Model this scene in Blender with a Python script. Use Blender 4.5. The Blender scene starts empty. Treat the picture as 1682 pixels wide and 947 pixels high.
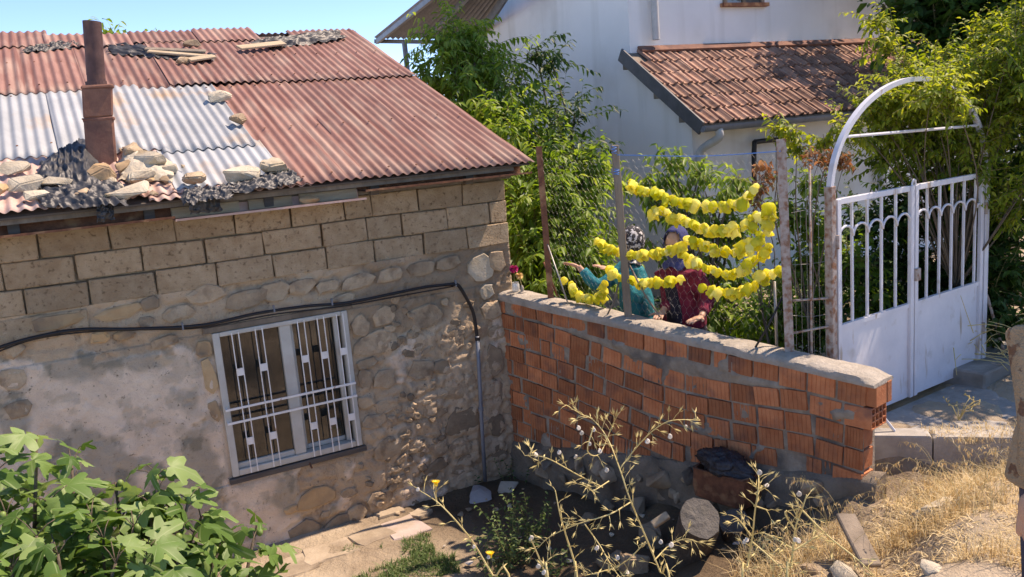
import bpy, bmesh, math, random
import numpy as np
from mathutils import Vector, Matrix, noise as mnoise

random.seed(7)
RNG = np.random.default_rng(11)
R_ = math.radians
sc = bpy.context.scene
COL = sc.collection

# ------------------------------------------------------------------ camera, sky, sun, exposure
FPX = 1400.0                       # focal length in photo pixels (photo 1682 x 947)
YAW, PITCH, ROLL = R_(62.2), R_(10.7), R_(4.65)
Fw = Vector((math.cos(YAW)*math.cos(PITCH), math.sin(YAW)*math.cos(PITCH), -math.sin(PITCH)))
Rt0 = Vector((math.sin(YAW), -math.cos(YAW), 0))
Up0 = Rt0.cross(Fw)
Rt = Rt0*math.cos(ROLL) - Up0*math.sin(ROLL)
Up = Rt0*math.sin(ROLL) + Up0*math.cos(ROLL)
CAM = Vector((-3.35947, -6.74952, 3.19791))
cd = bpy.data.cameras.new('camera')
cd.sensor_width = 36.0
cd.lens = FPX/1682*36
cd.clip_start = 0.05
cd.clip_end = 2000
cam = bpy.data.objects.new('camera', cd)
COL.objects.link(cam)
cam.matrix_world = Matrix(((Rt.x, Up.x, -Fw.x, CAM.x), (Rt.y, Up.y, -Fw.y, CAM.y), (Rt.z, Up.z, -Fw.z, CAM.z), (0, 0, 0, 1)))
sc.camera = cam

SUN_EL = R_(57.0)
SUN_AZ = R_(-7.0)                  # direction to the sun, angle from +X (along the old wall) towards +Y
to_sun = Vector((math.cos(SUN_AZ)*math.cos(SUN_EL), math.sin(SUN_AZ)*math.cos(SUN_EL), math.sin(SUN_EL)))
world = bpy.data.worlds.new('World')
sc.world = world
world.use_nodes = True
wn = world.node_tree.nodes
bg = wn['Background']
sky = wn.new('ShaderNodeTexSky')
sky.sky_type = 'NISHITA'
sky.sun_disc = False
sky.sun_elevation = SUN_EL
sky.sun_rotation = math.pi/2 - SUN_AZ
sky.altitude = 6000
sky.air_density = 1.0
sky.dust_density = 0.0
sky.ozone_density = 3.5
hs = wn.new('ShaderNodeHueSaturation')
hs.inputs['Saturation'].default_value = 1.12
world.node_tree.links.new(sky.outputs[0], hs.inputs['Color'])
world.node_tree.links.new(hs.outputs[0], bg.inputs[0])
bg.inputs[1].default_value = 0.15
sl = bpy.data.lights.new('sun', 'SUN')
sl.energy = 2.6
sl.angle = R_(0.55)
sl.color = (1.0, 0.96, 0.91)
so = bpy.data.objects.new('sun', sl)
COL.objects.link(so)
so.rotation_euler = to_sun.to_track_quat('Z', 'Y').to_euler()
vs = sc.view_settings
vs.view_transform = 'Standard'
vs.look = 'None'
vs.gamma = 1.0
vs.use_curve_mapping = False
vs.exposure = 1.45
vs.use_white_balance = True
vs.white_balance_temperature = 8700
vs.white_balance_tint = 20
sc.cycles.max_bounces = 6
sc.cycles.transparent_max_bounces = 8

# ------------------------------------------------------------------ geometry helpers
def ray(px, py):
    return Fw + Rt*((px-841)/FPX) - Up*((py-473.5)/FPX)
def D(px, py, depth):
    return CAM + ray(px, py)*depth
def onplane(px, py, P0, N):
    d = ray(px, py); P0 = Vector(P0); N = Vector(N)
    return CAM + d*((P0-CAM).dot(N)/d.dot(N))
def onY(px, py, y): return onplane(px, py, (0, y, 0), (0, 1, 0))
def onX(px, py, x): return onplane(px, py, (x, 0, 0), (1, 0, 0))
def onZ(px, py, z): return onplane(px, py, (0, 0, z), (0, 0, 1))
def depth_of(P): return (Vector(P)-CAM).dot(Fw)
def px2m(P): return depth_of(P)/FPX

class MB:
    def __init__(s): s.v = []; s.f = []
    def add(s, vs_, fs):
        b = len(s.v); s.v += [tuple(x) for x in vs_]; s.f += [tuple(i+b for i in f) for f in fs]
    def box(s, c, size, rot=None):
        x, y, z = [k/2 for k in size]; c = Vector(c)
        vs_ = [Vector((a, b, d)) for a in (-x, x) for b in (-y, y) for d in (-z, z)]
        if rot is not None: vs_ = [rot @ q for q in vs_]
        s.add([c+q for q in vs_], [(0,1,3,2),(4,6,7,5),(0,4,5,1),(2,3,7,6),(0,2,6,4),(1,5,7,3)])
        return s
    def hexa(s, p):
        s.add(p, [(0,1,3,2),(4,6,7,5),(0,4,5,1),(2,3,7,6),(0,2,6,4),(1,5,7,3)]); return s
    def bar(s, a, b, w, h, up=(0,0,1)):
        a = Vector(a); b = Vector(b); d = (b-a).normalized(); up = Vector(up)
        sd = d.cross(up)
        if sd.length < 1e-5: sd = d.cross(Vector((1,0,0)))
        sd.normalize(); u = sd.cross(d)
        vs_ = [p + sd*(w/2*i) + u*(h/2*j) for p in (a, b) for i in (-1, 1) for j in (-1, 1)]
        s.add(vs_, [(0,1,3,2),(4,6,7,5),(0,4,5,1),(2,3,7,6),(0,2,6,4),(1,5,7,3)]); return s
    def tube(s, pts, rad, n=7, cap=True, flat=1.0):
        pts = [Vector(p) for p in pts]; m = len(pts)
        if not hasattr(rad, '__len__'): rad = [rad]*m
        t0 = (pts[1]-pts[0]).normalized()
        ref = Vector((0,0,1)) if abs(t0.z) < .9 else Vector((1,0,0))
        u = t0.cross(ref).normalized(); vs_ = []
        for i, p in enumerate(pts):
            t = (pts[min(i+1, m-1)]-pts[max(i-1, 0)])
            t = t.normalized() if t.length > 1e-9 else t0
            u = (u - t*u.dot(t)); u = u.normalized() if u.length > 1e-6 else t.orthogonal().normalized()
            w = t.cross(u)
            for k in range(n):
                a = 2*math.pi*k/n
                vs_.append(p + (u*math.cos(a) + w*math.sin(a)*flat)*rad[i])
        fs = []
        for i in range(m-1):
            for k in range(n):
                a = i*n+k; b = i*n+(k+1) % n
                fs.append((a, b, b+n, a+n))
        if cap:
            fs.append(tuple(reversed(range(n)))); fs.append(tuple(range((m-1)*n, m*n)))
        s.add(vs_, fs); return s
    def ell(s, c, r, nu=14, nv=9, rot=None):
        c = Vector(c); vs_ = [Vector((0,0,-r[2]))]
        for j in range(1, nv):
            ph = -math.pi/2 + math.pi*j/nv
            for i in range(nu):
                th = 2*math.pi*i/nu
                vs_.append(Vector((r[0]*math.cos(ph)*math.cos(th), r[1]*math.cos(ph)*math.sin(th), r[2]*math.sin(ph))))
        vs_.append(Vector((0,0,r[2]))); L = len(vs_)-1; fs = []
        for i in range(nu): fs.append((0, 1+(i+1) % nu, 1+i))
        for j in range(nv-2):
            for i in range(nu):
                a = 1+j*nu+i; b = 1+j*nu+(i+1) % nu
                fs.append((a, b, b+nu, a+nu))
        q = 1+(nv-2)*nu
        for i in range(nu): fs.append((q+i, q+(i+1) % nu, L))
        if rot is not None: vs_ = [rot @ p for p in vs_]
        s.add([c+p for p in vs_], fs); return s
    def loft(s, rings, cap=True):
        n = len(rings[0]); vs_ = [p for r in rings for p in r]; fs = []
        for i in range(len(rings)-1):
            for k in range(n):
                a = i*n+k; b = i*n+(k+1) % n
                fs.append((a, b, b+n, a+n))
        if cap: fs.append(tuple(reversed(range(n)))); fs.append(tuple(range((len(rings)-1)*n, len(rings)*n)))
        s.add(vs_, fs); return s
    def prism(s, front, off):
        n = len(front); off = Vector(off)
        vs_ = [Vector(p) for p in front] + [Vector(p)+off for p in front]
        fs = [tuple(range(n)), tuple(reversed(range(n, 2*n)))]
        for k in range(n): fs.append((k, k+n, (k+1) % n+n, (k+1) % n))
        s.add(vs_, fs); return s
    def mesh(s, name):
        me = bpy.data.meshes.new(name); me.from_pydata(s.v, [], s.f); me.update(); return me

def tag(o, label=None, cat=None, group=None, kind=None):
    if label: o['label'] = label
    if cat: o['category'] = cat
    if group: o['group'] = group
    if kind: o['kind'] = kind
    return o
def attach(o, parent):
    o.parent = parent
    if parent.type == 'EMPTY': o.matrix_parent_inverse = Matrix.Translation(-parent.location)
    return o
def smooth(me, ang=None):
    me.polygons.foreach_set('use_smooth', [True]*len(me.polygons))
    if ang is not None:
        try: me.set_sharp_from_angle(angle=ang)
        except Exception: pass
def fixn(me):
    bm = bmesh.new(); bm.from_mesh(me); bmesh.ops.recalc_face_normals(bm, faces=bm.faces); bm.to_mesh(me); bm.free()
def obj(name, mb, mat, parent=None, sm=None, bevel=0, recalc=True):
    me = mb.mesh(name) if isinstance(mb, MB) else mb
    if recalc and isinstance(mb, MB): fixn(me)
    if sm: smooth(me, None if sm is True else sm)
    o = bpy.data.objects.new(name, me)
    if mat: me.materials.append(mat)
    COL.objects.link(o)
    if parent is not None: attach(o, parent)
    else:
        n = len(me.vertices); co = np.empty(n*3); me.vertices.foreach_get('co', co); co = co.reshape(-1, 3)
        b = Vector(((co[:,0].min()+co[:,0].max())/2, (co[:,1].min()+co[:,1].max())/2, co[:,2].min()))
        me.vertices.foreach_set('co', (co-np.array(b)).ravel()); me.update(); o.location = b
    if bevel:
        m = o.modifiers.new('bevel', 'BEVEL'); m.width = bevel; m.segments = 1; m.limit_method = 'ANGLE'
    return o
def inst(name, me, M, parent=None):
    o = bpy.data.objects.new(name, me); COL.objects.link(o)
    if parent is not None: attach(o, parent)
    o.matrix_basis = M
    return o
def empty(name, loc, label=None, cat=None, group=None):
    o = bpy.data.objects.new(name, None); COL.objects.link(o); o.location = loc; o.empty_display_size = .1
    return tag(o, label, cat, group)
def basis(o, x, y, z):
    return Matrix(((x.x, y.x, z.x, o.x), (x.y, y.y, z.y, o.y), (x.z, y.z, z.z, o.z), (0, 0, 0, 1)))
def npmesh(name, V, Fc, mat, attr=None, smoothit=False, uniform=None):
    """fast mesh from arrays; Fc is (n,k)"""
    V = np.asarray(V, dtype=np.float32); Fc = np.asarray(Fc, dtype=np.int32)
    me = bpy.data.meshes.new(name); k = Fc.shape[1]
    me.vertices.add(len(V)); me.vertices.foreach_set('co', V.ravel())
    me.loops.add(Fc.size); me.loops.foreach_set('vertex_index', Fc.ravel())
    me.polygons.add(len(Fc)); me.polygons.foreach_set('loop_start', np.arange(0, Fc.size, k, dtype=np.int32))
    try: me.polygons.foreach_set('loop_total', np.full(len(Fc), k, dtype=np.int32))
    except Exception: pass
    if smoothit: me.polygons.foreach_set('use_smooth', np.ones(len(Fc), dtype=bool))
    me.update(calc_edges=True)
    for nm, A in (attr or {}).items():
        A = np.asarray(A, dtype=np.float32)
        at_ = me.attributes.new(nm, 'FLOAT', 'POINT'); at_.data.foreach_set('value', A)
    if mat: me.materials.append(mat)
    return me
def vnoise(x, y, seed=0):
    xi = np.floor(x); yi = np.floor(y); fx = x-xi; fy = y-yi
    fx = fx*fx*(3-2*fx); fy = fy*fy*(3-2*fy)
    def h(i, j):
        q = np.sin(i*127.1+j*311.7+seed*74.7)*43758.5453; return q-np.floor(q)
    return (h(xi, yi)*(1-fx)+h(xi+1, yi)*fx)*(1-fy)+(h(xi, yi+1)*(1-fx)+h(xi+1, yi+1)*fx)*fy
def fbm(x, y, seed=0, oct_=4):
    x = np.asarray(x, float); y = np.asarray(y, float)
    s = 0; a = .5; t = 0
    for k in range(oct_):
        s = s+a*vnoise(x*2**k, y*2**k, seed+k*3); t += a; a *= .5
    return s/t
def worley(x, y, seed=0):
    xi = np.floor(x); yi = np.floor(y); f1 = np.full(x.shape, 9.); f2 = np.full(x.shape, 9.); idd = np.zeros(x.shape)
    def h(i, j, s):
        q = np.sin(i*127.1+j*311.7+(seed+s)*74.7)*43758.5453; return q-np.floor(q)
    for a in (-1, 0, 1):
        for b in (-1, 0, 1):
            i = xi+a; j = yi+b
            d = np.hypot(i+.15+.7*h(i, j, 1)-x, j+.15+.7*h(i, j, 2)-y)
            c = d < f1
            f2 = np.where(c, f1, np.minimum(f2, d)); idd = np.where(c, h(i, j, 3), idd); f1 = np.where(c, d, f1)
    return f1, f2, idd
def ss(a, b, x):
    t = np.clip((np.asarray(x, float)-a)/(b-a), 0, 1); return t*t*(3-2*t)

# ------------------------------------------------------------------ materials
def _n(nt, t): return nt.nodes.new(t)
def mat(name, c1, c2, scale=6, rough=.85, bump=.3, bscale=40, rnd=0.0, c3=None, s3=1.7, t3=(.52, .66), metal=0, detail=6,
        stretch=None, coord='Object', spec=.3, coat=0, bdist=.01):
    """two-tone noise colour, optional third blotch colour, per-object value shift, bump"""
    m = bpy.data.materials.new(name); m.use_nodes = True; nt = m.node_tree; L = nt.links.new
    b = nt.nodes['Principled BSDF']
    tc = _n(nt, 'ShaderNodeTexCoord'); oi = _n(nt, 'ShaderNodeObjectInfo')
    mp = _n(nt, 'ShaderNodeMapping'); L(tc.outputs[coord], mp.inputs[0])
    if stretch: mp.inputs['Scale'].default_value = stretch
    ad = _n(nt, 'ShaderNodeVectorMath'); ad.operation = 'ADD'; L(mp.outputs[0], ad.inputs[0])
    mu = _n(nt, 'ShaderNodeMath'); mu.operation = 'MULTIPLY'; mu.inputs[1].default_value = 37.0 if rnd else 0.0
    L(oi.outputs['Random'], mu.inputs[0]); L(mu.outputs[0], ad.inputs[1])
    n1 = _n(nt, 'ShaderNodeTexNoise'); n1.inputs['Scale'].default_value = scale; n1.inputs['Detail'].default_value = detail
    n1.inputs['Roughness'].default_value = .65; L(ad.outputs[0], n1.inputs['Vector'])
    r1 = _n(nt, 'ShaderNodeValToRGB'); r1.color_ramp.elements[0].position = .33; r1.color_ramp.elements[1].position = .67
    r1.color_ramp.elements[0].color = (*c1, 1); r1.color_ramp.elements[1].color = (*c2, 1); L(n1.outputs['Fac'], r1.inputs[0])
    colr = r1.outputs[0]
    if c3:
        n3 = _n(nt, 'ShaderNodeTexNoise'); n3.inputs['Scale'].default_value = s3; n3.inputs['Detail'].default_value = 5
        o3 = _n(nt, 'ShaderNodeVectorMath'); o3.operation = 'ADD'; o3.inputs[1].default_value = (13.1, 5.7, 9.3)
        L(ad.outputs[0], o3.inputs[0]); L(o3.outputs[0], n3.inputs['Vector'])
        r3 = _n(nt, 'ShaderNodeValToRGB'); r3.color_ramp.elements[0].position = t3[0]; r3.color_ramp.elements[1].position = t3[1]
        L(n3.outputs['Fac'], r3.inputs[0])
        mx = _n(nt, 'ShaderNodeMix'); mx.data_type = 'RGBA'; L(r3.outputs[0], mx.inputs[0]); L(colr, mx.inputs[6]); mx.inputs[7].default_value = (*c3, 1)
        colr = mx.outputs[2]
    if rnd:
        hv = _n(nt, 'ShaderNodeHueSaturation'); mr = _n(nt, 'ShaderNodeMapRange')
        mr.inputs[3].default_value = 1-rnd; mr.inputs[4].default_value = 1+rnd
        L(oi.outputs['Random'], mr.inputs[0]); L(mr.outputs[0], hv.inputs['Value']); L(colr, hv.inputs['Color']); colr = hv.outputs[0]
    L(colr, b.inputs['Base Color'])
    b.inputs['Roughness'].default_value = rough; b.inputs['Metallic'].default_value = metal
    b.inputs['Specular IOR Level'].default_value = spec
    if coat: b.inputs['Coat Weight'].default_value = coat
    if bump:
        n2 = _n(nt, 'ShaderNodeTexNoise'); n2.inputs['Scale'].default_value = bscale; n2.inputs['Detail'].default_value = 6
        n2.inputs['Roughness'].default_value = .7; L(ad.outputs[0], n2.inputs['Vector'])
        bp = _n(nt, 'ShaderNodeBump'); bp.inputs['Strength'].default_value = bump; bp.inputs['Distance'].default_value = bdist
        L(n2.outputs['Fac'], bp.inputs['Height']); L(bp.outputs[0], b.inputs['Normal'])
    return m
def leafmat(name, dark, mid, light, trans=.35, rough=.5, attr='var', spec=.3):
    m = bpy.data.materials.new(name); m.use_nodes = True; nt = m.node_tree; L = nt.links.new
    b = nt.nodes['Principled BSDF']; out = nt.nodes['Material Output']
    if attr == 'obj':
        a = _n(nt, 'ShaderNodeObjectInfo').outputs['Random']
    else:
        an = _n(nt, 'ShaderNodeAttribute'); an.attribute_name = attr; a = an.outputs['Fac']
    r = _n(nt, 'ShaderNodeValToRGB'); e = r.color_ramp.elements
    e[0].position = 0; e[0].color = (*dark, 1); e[1].position = 1; e[1].color = (*light, 1)
    q = e.new(.55); q.color = (*mid, 1); L(a, r.inputs[0])
    L(r.outputs[0], b.inputs['Base Color']); b.inputs['Roughness'].default_value = rough; b.inputs['Specular IOR Level'].default_value = spec
    tr = _n(nt, 'ShaderNodeBsdfTranslucent')
    hs = _n(nt, 'ShaderNodeHueSaturation'); hs.inputs['Hue'].default_value = .485; hs.inputs['Saturation'].default_value = 1.1; hs.inputs['Value'].default_value = 1.5
    L(r.outputs[0], hs.inputs['Color']); L(hs.outputs[0], tr.inputs['Color'])
    mx = _n(nt, 'ShaderNodeMixShader'); mx.inputs[0].default_value = trans
    L(b.outputs[0], mx.inputs[1]); L(tr.outputs[0], mx.inputs[2]); L(mx.outputs[0], out.inputs[0])
    return m
def fig_veins(m):
    nt = m.node_tree; L = nt.links.new; r = [n for n in nt.nodes if n.type == 'VALTORGB'][0]
    tc = _n(nt, 'ShaderNodeTexCoord'); sp = _n(nt, 'ShaderNodeSeparateXYZ'); L(tc.outputs['Object'], sp.inputs[0])
    def mt(op, a, b=None):
        n = _n(nt, 'ShaderNodeMath'); n.operation = op
        for i, v in enumerate((a, b)):
            if v is None: continue
            if isinstance(v, (int, float)): n.inputs[i].default_value = v
            else: L(v, n.inputs[i])
        return n.outputs[0]
    ang = mt('ARCTAN2', sp.outputs[0], mt('SUBTRACT', sp.outputs[1], .17)); v = mt('ABSOLUTE', mt('SINE', mt('MULTIPLY', ang, 3.1)))
    f = mt('LESS_THAN', v, .10); mx = _n(nt, 'ShaderNodeMix'); mx.data_type = 'RGBA'; L(mt('MULTIPLY', f, .55), mx.inputs[0]); L(r.outputs[0], mx.inputs[6]); mx.inputs[7].default_value = (.34,.42,.20,1)
    L(mx.outputs[2], nt.nodes['Principled BSDF'].inputs['Base Color'])
def plain(name, c, rough=.6, metal=0, spec=.4, trans=0):
    m = bpy.data.materials.new(name); m.use_nodes = True; b = m.node_tree.nodes['Principled BSDF']
    b.inputs['Base Color'].default_value = (*c, 1); b.inputs['Roughness'].default_value = rough; b.inputs['Metallic'].default_value = metal
    b.inputs['Specular IOR Level'].default_value = spec; b.inputs['Transmission Weight'].default_value = trans
    return m

M = {}
M['block'] = mat('pumice_block', (.40,.28,.17), (.54,.41,.27), 9, bump=.9, bscale=55, rnd=.16, c3=(.22,.15,.09), s3=30, t3=(.58,.70), bdist=.03)
M['stone'] = mat('tan_stone', (.38,.275,.18), (.54,.42,.285), 7, bump=1.0, bscale=24, rnd=.16, c3=(.27,.195,.13), s3=7, t3=(.5,.66), bdist=.02)
M['stone_warm'] = mat('warm_stone', (.42,.27,.14), (.50,.35,.20), 6, bump=.6, bscale=25, rnd=.15, c3=(.25,.18,.12), s3=3)
M['rubble'] = mat('pale_rubble', (.42,.36,.27), (.56,.50,.39), 8, bump=.8, bscale=22, rnd=.16, c3=(.42,.32,.20), s3=3, bdist=.02)
M['darkstone'] = mat('dark_stone', (.19,.14,.095), (.32,.245,.165), 7, bump=.8, bscale=25, rnd=.2)
M['redsheet'] = mat('red_roof_sheet', (.20,.092,.07), (.29,.148,.118), 5, rough=.65, bump=.15, bscale=30, rnd=.14, c3=(.33,.215,.17), s3=2.5, t3=(.45,.7), stretch=(2.5,.6,.6), spec=.5)
M['greysheet'] = mat('galvanised_sheet', (.29,.315,.33), (.37,.395,.41), 3, rough=.6, bump=.08, bscale=20, rnd=.06, c3=(.42,.27,.15), s3=1.3, t3=(.58,.72), spec=.5)
M['pinksheet'] = mat('pale_pink_sheet', (.45,.27,.22), (.58,.42,.36), 6, rough=.6, bump=.2, rnd=.1)
M['rust'] = mat('rusty_iron', (.12,.05,.03), (.24,.10,.055), 18, rough=.85, bump=.5, bscale=70, rnd=.2, c3=(.32,.17,.09), s3=9)
M['rustpaint'] = mat('peeling_paint_iron', (.30,.25,.22), (.44,.38,.34), 24, rough=.75, bump=.4, bscale=60, c3=(.24,.115,.065), s3=26, t3=(.46,.66))
M['greywood'] = mat('grey_wood', (.16,.13,.10), (.27,.22,.17), 10, bump=.6, bscale=40, rnd=.15, stretch=(1,1,.15))
M['plank'] = mat('weathered_plank', (.34,.26,.17), (.48,.39,.27), 8, bump=.5, bscale=30, rnd=.15, stretch=(.3,3,3))
M['darkwood'] = mat('dark_fascia_board', (.07,.06,.055), (.13,.115,.10), 10, bump=.4, rnd=.15, stretch=(.2,2,2))
M['tarp'] = mat('black_plastic_sheet', (.014,.016,.02), (.05,.052,.056), 8, rough=.5, bump=.25, bscale=9, spec=.6, bdist=.03, detail=2)
M['terracotta'] = mat('terracotta_flue', (.15,.07,.055), (.25,.125,.085), 7, bump=.5, rnd=.1, c3=(.11,.06,.05), s3=4)
M['brick'] = mat('hollow_brick', (.43,.14,.06), (.57,.225,.105), 8, rough=.85, bump=.6, bscale=45, rnd=.30, c3=(.26,.115,.075), s3=6, t3=(.52,.72))
M['mortar'] = mat('cement_mortar', (.27,.225,.175), (.41,.355,.285), 9, bump=.9, bscale=30, c3=(.16,.14,.12), s3=4, bdist=.02)
M['cap'] = mat('cement_coping', (.34,.30,.25), (.48,.43,.365), 7, bump=1.0, bscale=26, c3=(.34,.30,.25), s3=5, bdist=.02)
M['concrete'] = mat('old_concrete', (.28,.26,.235), (.42,.395,.36), 5, bump=.6, bscale=30, rnd=.1, c3=(.22,.20,.17), s3=2.5, bdist=.015)
M['whitewall'] = mat('white_render', (.79,.785,.765), (.85,.845,.825), 1.2, rough=.9, bump=.12, bscale=50, c3=(.68,.67,.64), s3=.7)
M['tile'] = mat('clay_roof_tile', (.27,.145,.10), (.41,.255,.19), 6, rough=.85, bump=.4, rnd=.3, c3=(.16,.085,.065), s3=4, t3=(.5,.72))
M['whitepaint'] = mat('white_gate_paint', (.56,.58,.63), (.66,.67,.71), 4, rough=.5, bump=.1, bscale=30, c3=(.50,.49,.49), s3=7, t3=(.6,.72), spec=.45)
M['frame'] = mat('window_frame_paint', (.46,.45,.40), (.56,.55,.50), 6, rough=.5, bump=.1, c3=(.48,.45,.40), s3=5)
M['grille'] = mat('window_grille_paint', (.72,.70,.66), (.80,.78,.75), 20, rough=.5, bump=.2, c3=(.45,.30,.22), s3=16, t3=(.64,.7))
M['zinc'] = mat('grey_zinc', (.13,.15,.18), (.21,.235,.27), 6, rough=.45, bump=.1, spec=.5)
M['darkmetal'] = mat('dark_painted_board', (.045,.048,.055), (.09,.095,.105), 5, rough=.5, bump=.2, spec=.45)
M['pvc'] = mat('grey_pvc', (.42,.42,.41), (.54,.54,.53), 5, rough=.5, bump=.1)
M['black'] = plain('black_rubber', (.012,.012,.014), .45)
M['blackiron'] = plain('black_iron', (.02,.02,.022), .5)
M['soil'] = mat('dry_soil', (.25,.19,.13), (.41,.325,.235), 3.5, bump=1.0, bscale=14, c3=(.48,.39,.285), s3=.9, t3=(.45,.62), bdist=.04)
M['slab'] = mat('paving_stone', (.34,.33,.32), (.48,.465,.45), 4, bump=.6, bscale=25, rnd=.12, c3=(.42,.36,.28), s3=2.2)
M['dustyslab'] = mat('dusty_concrete', (.31,.245,.175), (.44,.36,.27), 5, bump=.8, bscale=22, rnd=.1, c3=(.26,.205,.15), s3=3)
M['footing'] = mat('earthy_footing', (.17,.135,.10), (.28,.23,.175), 5, bump=1.0, bscale=18, c3=(.11,.09,.07), s3=3, bdist=.03)
M['pinkslab'] = mat('pink_concrete', (.42,.33,.29), (.55,.45,.41), 4, bump=.5, bscale=25, rnd=.05, c3=(.40,.32,.25), s3=3)
M['bark'] = mat('bark', (.10,.075,.05), (.20,.155,.115), 14, bump=.9, bscale=30, stretch=(1,1,.3), bdist=.02)
M['log'] = mat('weathered_log', (.085,.07,.058), (.17,.145,.118), 9, bump=.9, bscale=35, rnd=.15, stretch=(3,3,.35), bdist=.02)
M['logend'] = mat('log_end_grain', (.085,.08,.072), (.15,.14,.128), 12, bump=.8, bscale=30, c3=(.11,.10,.09), s3=8, bdist=.02)
M['twig'] = mat('green_twig', (.16,.15,.06), (.28,.25,.12), 14, bump=.3)
M['strawstem'] = mat('straw_stem', (.48,.37,.14), (.64,.53,.25), 22, rough=.7, bump=.2)
M['snail'] = mat('snail_shell', (.46,.41,.34), (.66,.61,.53), 90, rough=.45, bump=.1, c3=(.38,.28,.20), s3=120, t3=(.6,.7))
M['straw'] = leafmat('dry_grass', (.44,.32,.15), (.62,.49,.26), (.76,.66,.44), .25, .7)
M['fig'] = leafmat('fig_leaf', (.055,.125,.022), (.13,.23,.055), (.24,.34,.12), .34, .5, 'obj', .35)
M['figmass'] = leafmat('fig_leaf_mass', (.055,.125,.022), (.13,.23,.055), (.24,.34,.12), .34, .5, 'var', .35)
fig_veins(M['fig'])
M['leaf_tree'] = leafmat('tree_leaf', (.065,.14,.02), (.155,.27,.04), (.31,.41,.085), .5, .45)
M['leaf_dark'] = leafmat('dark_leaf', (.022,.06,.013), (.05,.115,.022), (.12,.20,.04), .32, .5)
M['leaf_vine'] = leafmat('vine_leaf', (.06,.12,.016), (.17,.25,.032), (.34,.39,.06), .5, .5)
M['leaf_weed'] = leafmat('weed_leaf', (.05,.10,.03), (.11,.18,.055), (.20,.27,.11), .3, .6)
M['leaf_dead'] = leafmat('dead_leaf', (.20,.09,.035), (.33,.16,.07), (.45,.27,.14), .3, .8)
M['pepper'] = leafmat('yellow_pepper_skin', (.60,.63,.06), (.82,.79,.11), (.90,.89,.40), .5, .65, 'obj', .2)
M['skin'] = plain('skin', (.50,.29,.20), .5)
M['skin'].node_tree.nodes['Principled BSDF'].inputs['Subsurface Weight'].default_value = .08
M['teal'] = mat('teal_cloth', (.0,.17,.22), (.01,.27,.33), 9, rough=.85, bump=1.0, bscale=11, bdist=.05, detail=2)
M['maroon'] = mat('maroon_knit', (.14,.012,.03), (.26,.03,.065), 12, rough=.9, bump=1.0, bscale=14, bdist=.04, detail=3)
M['navyprint'] = mat('navy_print_cloth', (.012,.012,.022), (.03,.025,.04), 30, rough=.9, bump=.3, c3=(.42,.36,.36), s3=48, t3=(.64,.68))
M['scarfprint'] = mat('black_white_scarf', (.02,.02,.024), (.05,.05,.06), 30, rough=.85, bump=.3, c3=(.62,.60,.60), s3=38, t3=(.53,.57))
M['navy'] = mat('navy_scarf', (.035,.04,.13), (.07,.08,.22), 20, rough=.85, bump=.4)
M['beigeprint'] = mat('beige_print_cloth', (.34,.23,.135), (.44,.31,.195), 9, rough=.9, bump=1.0, bscale=9, bdist=.05, detail=3, c3=(.19,.10,.06), s3=17, t3=(.57,.61))
M['trouser'] = mat('dark_trousers', (.03,.03,.05), (.06,.06,.09), 12, rough=.9)
M['sock'] = mat('maroon_stocking', (.16,.05,.05), (.24,.09,.08), 30, rough=.9)
M['shoe'] = plain('dark_shoe', (.03,.025,.025), .5)
M['eye'] = plain('dark_eye', (.03,.02,.015), .2)
M['lip'] = plain('lip', (.36,.13,.11), .5)
M['blue'] = plain('blue_string', (.08,.25,.62), .6)
M['wire'] = plain('galvanised_wire', (.34,.33,.31), .5, .6)
M['magenta'] = plain('magenta_petal', (.50,.01,.13), .6)
M['yellow'] = plain('yellow_petal', (.85,.55,.02), .6)
M['straw_bloom'] = plain('dried_bloom', (.72,.46,.18), .7)
M['curtain'] = mat('dim_curtain', (.13,.125,.115), (.21,.20,.185), 4, rough=.9, stretch=(6,6,.3))
M['figfruit'] = plain('green_fig', (.16,.24,.06), .5)
M['pipe'] = mat('sooty_stove_pipe', (.065,.035,.035), (.125,.07,.065), 9, rough=.7, bump=.3, c3=(.17,.09,.07), s3=6)
M['bag'] = mat('black_bag', (.015,.015,.018), (.035,.037,.045), 8, rough=.28, bump=.9, bscale=9, spec=.6, bdist=.04)
def glass(name, c, mixf=.25, rough=.02):
    m = bpy.data.materials.new(name); m.use_nodes = True; nt = m.node_tree; L = nt.links.new
    out = nt.nodes['Material Output']; b = nt.nodes['Principled BSDF']
    b.inputs['Base Color'].default_value = (*c, 1); b.inputs['Roughness'].default_value = rough; b.inputs['IOR'].default_value = 1.5
    b.inputs['Specular IOR Level'].default_value = 1.0; b.inputs['Coat Weight'].default_value = 1.0; b.inputs['Coat Roughness'].default_value = rough
    tr = _n(nt, 'ShaderNodeBsdfTransparent'); mx = _n(nt, 'ShaderNodeMixShader'); mx.inputs[0].default_value = 1-mixf
    L(tr.outputs[0], mx.inputs[1]); L(b.outputs[0], mx.inputs[2]); L(mx.outputs[0], out.inputs[0])
    return m
M['pane'] = glass('window_glass', (.015,.018,.018), .35)
M['jar'] = glass('jar_glass', (.75,.75,.72), .45, .05)
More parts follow.
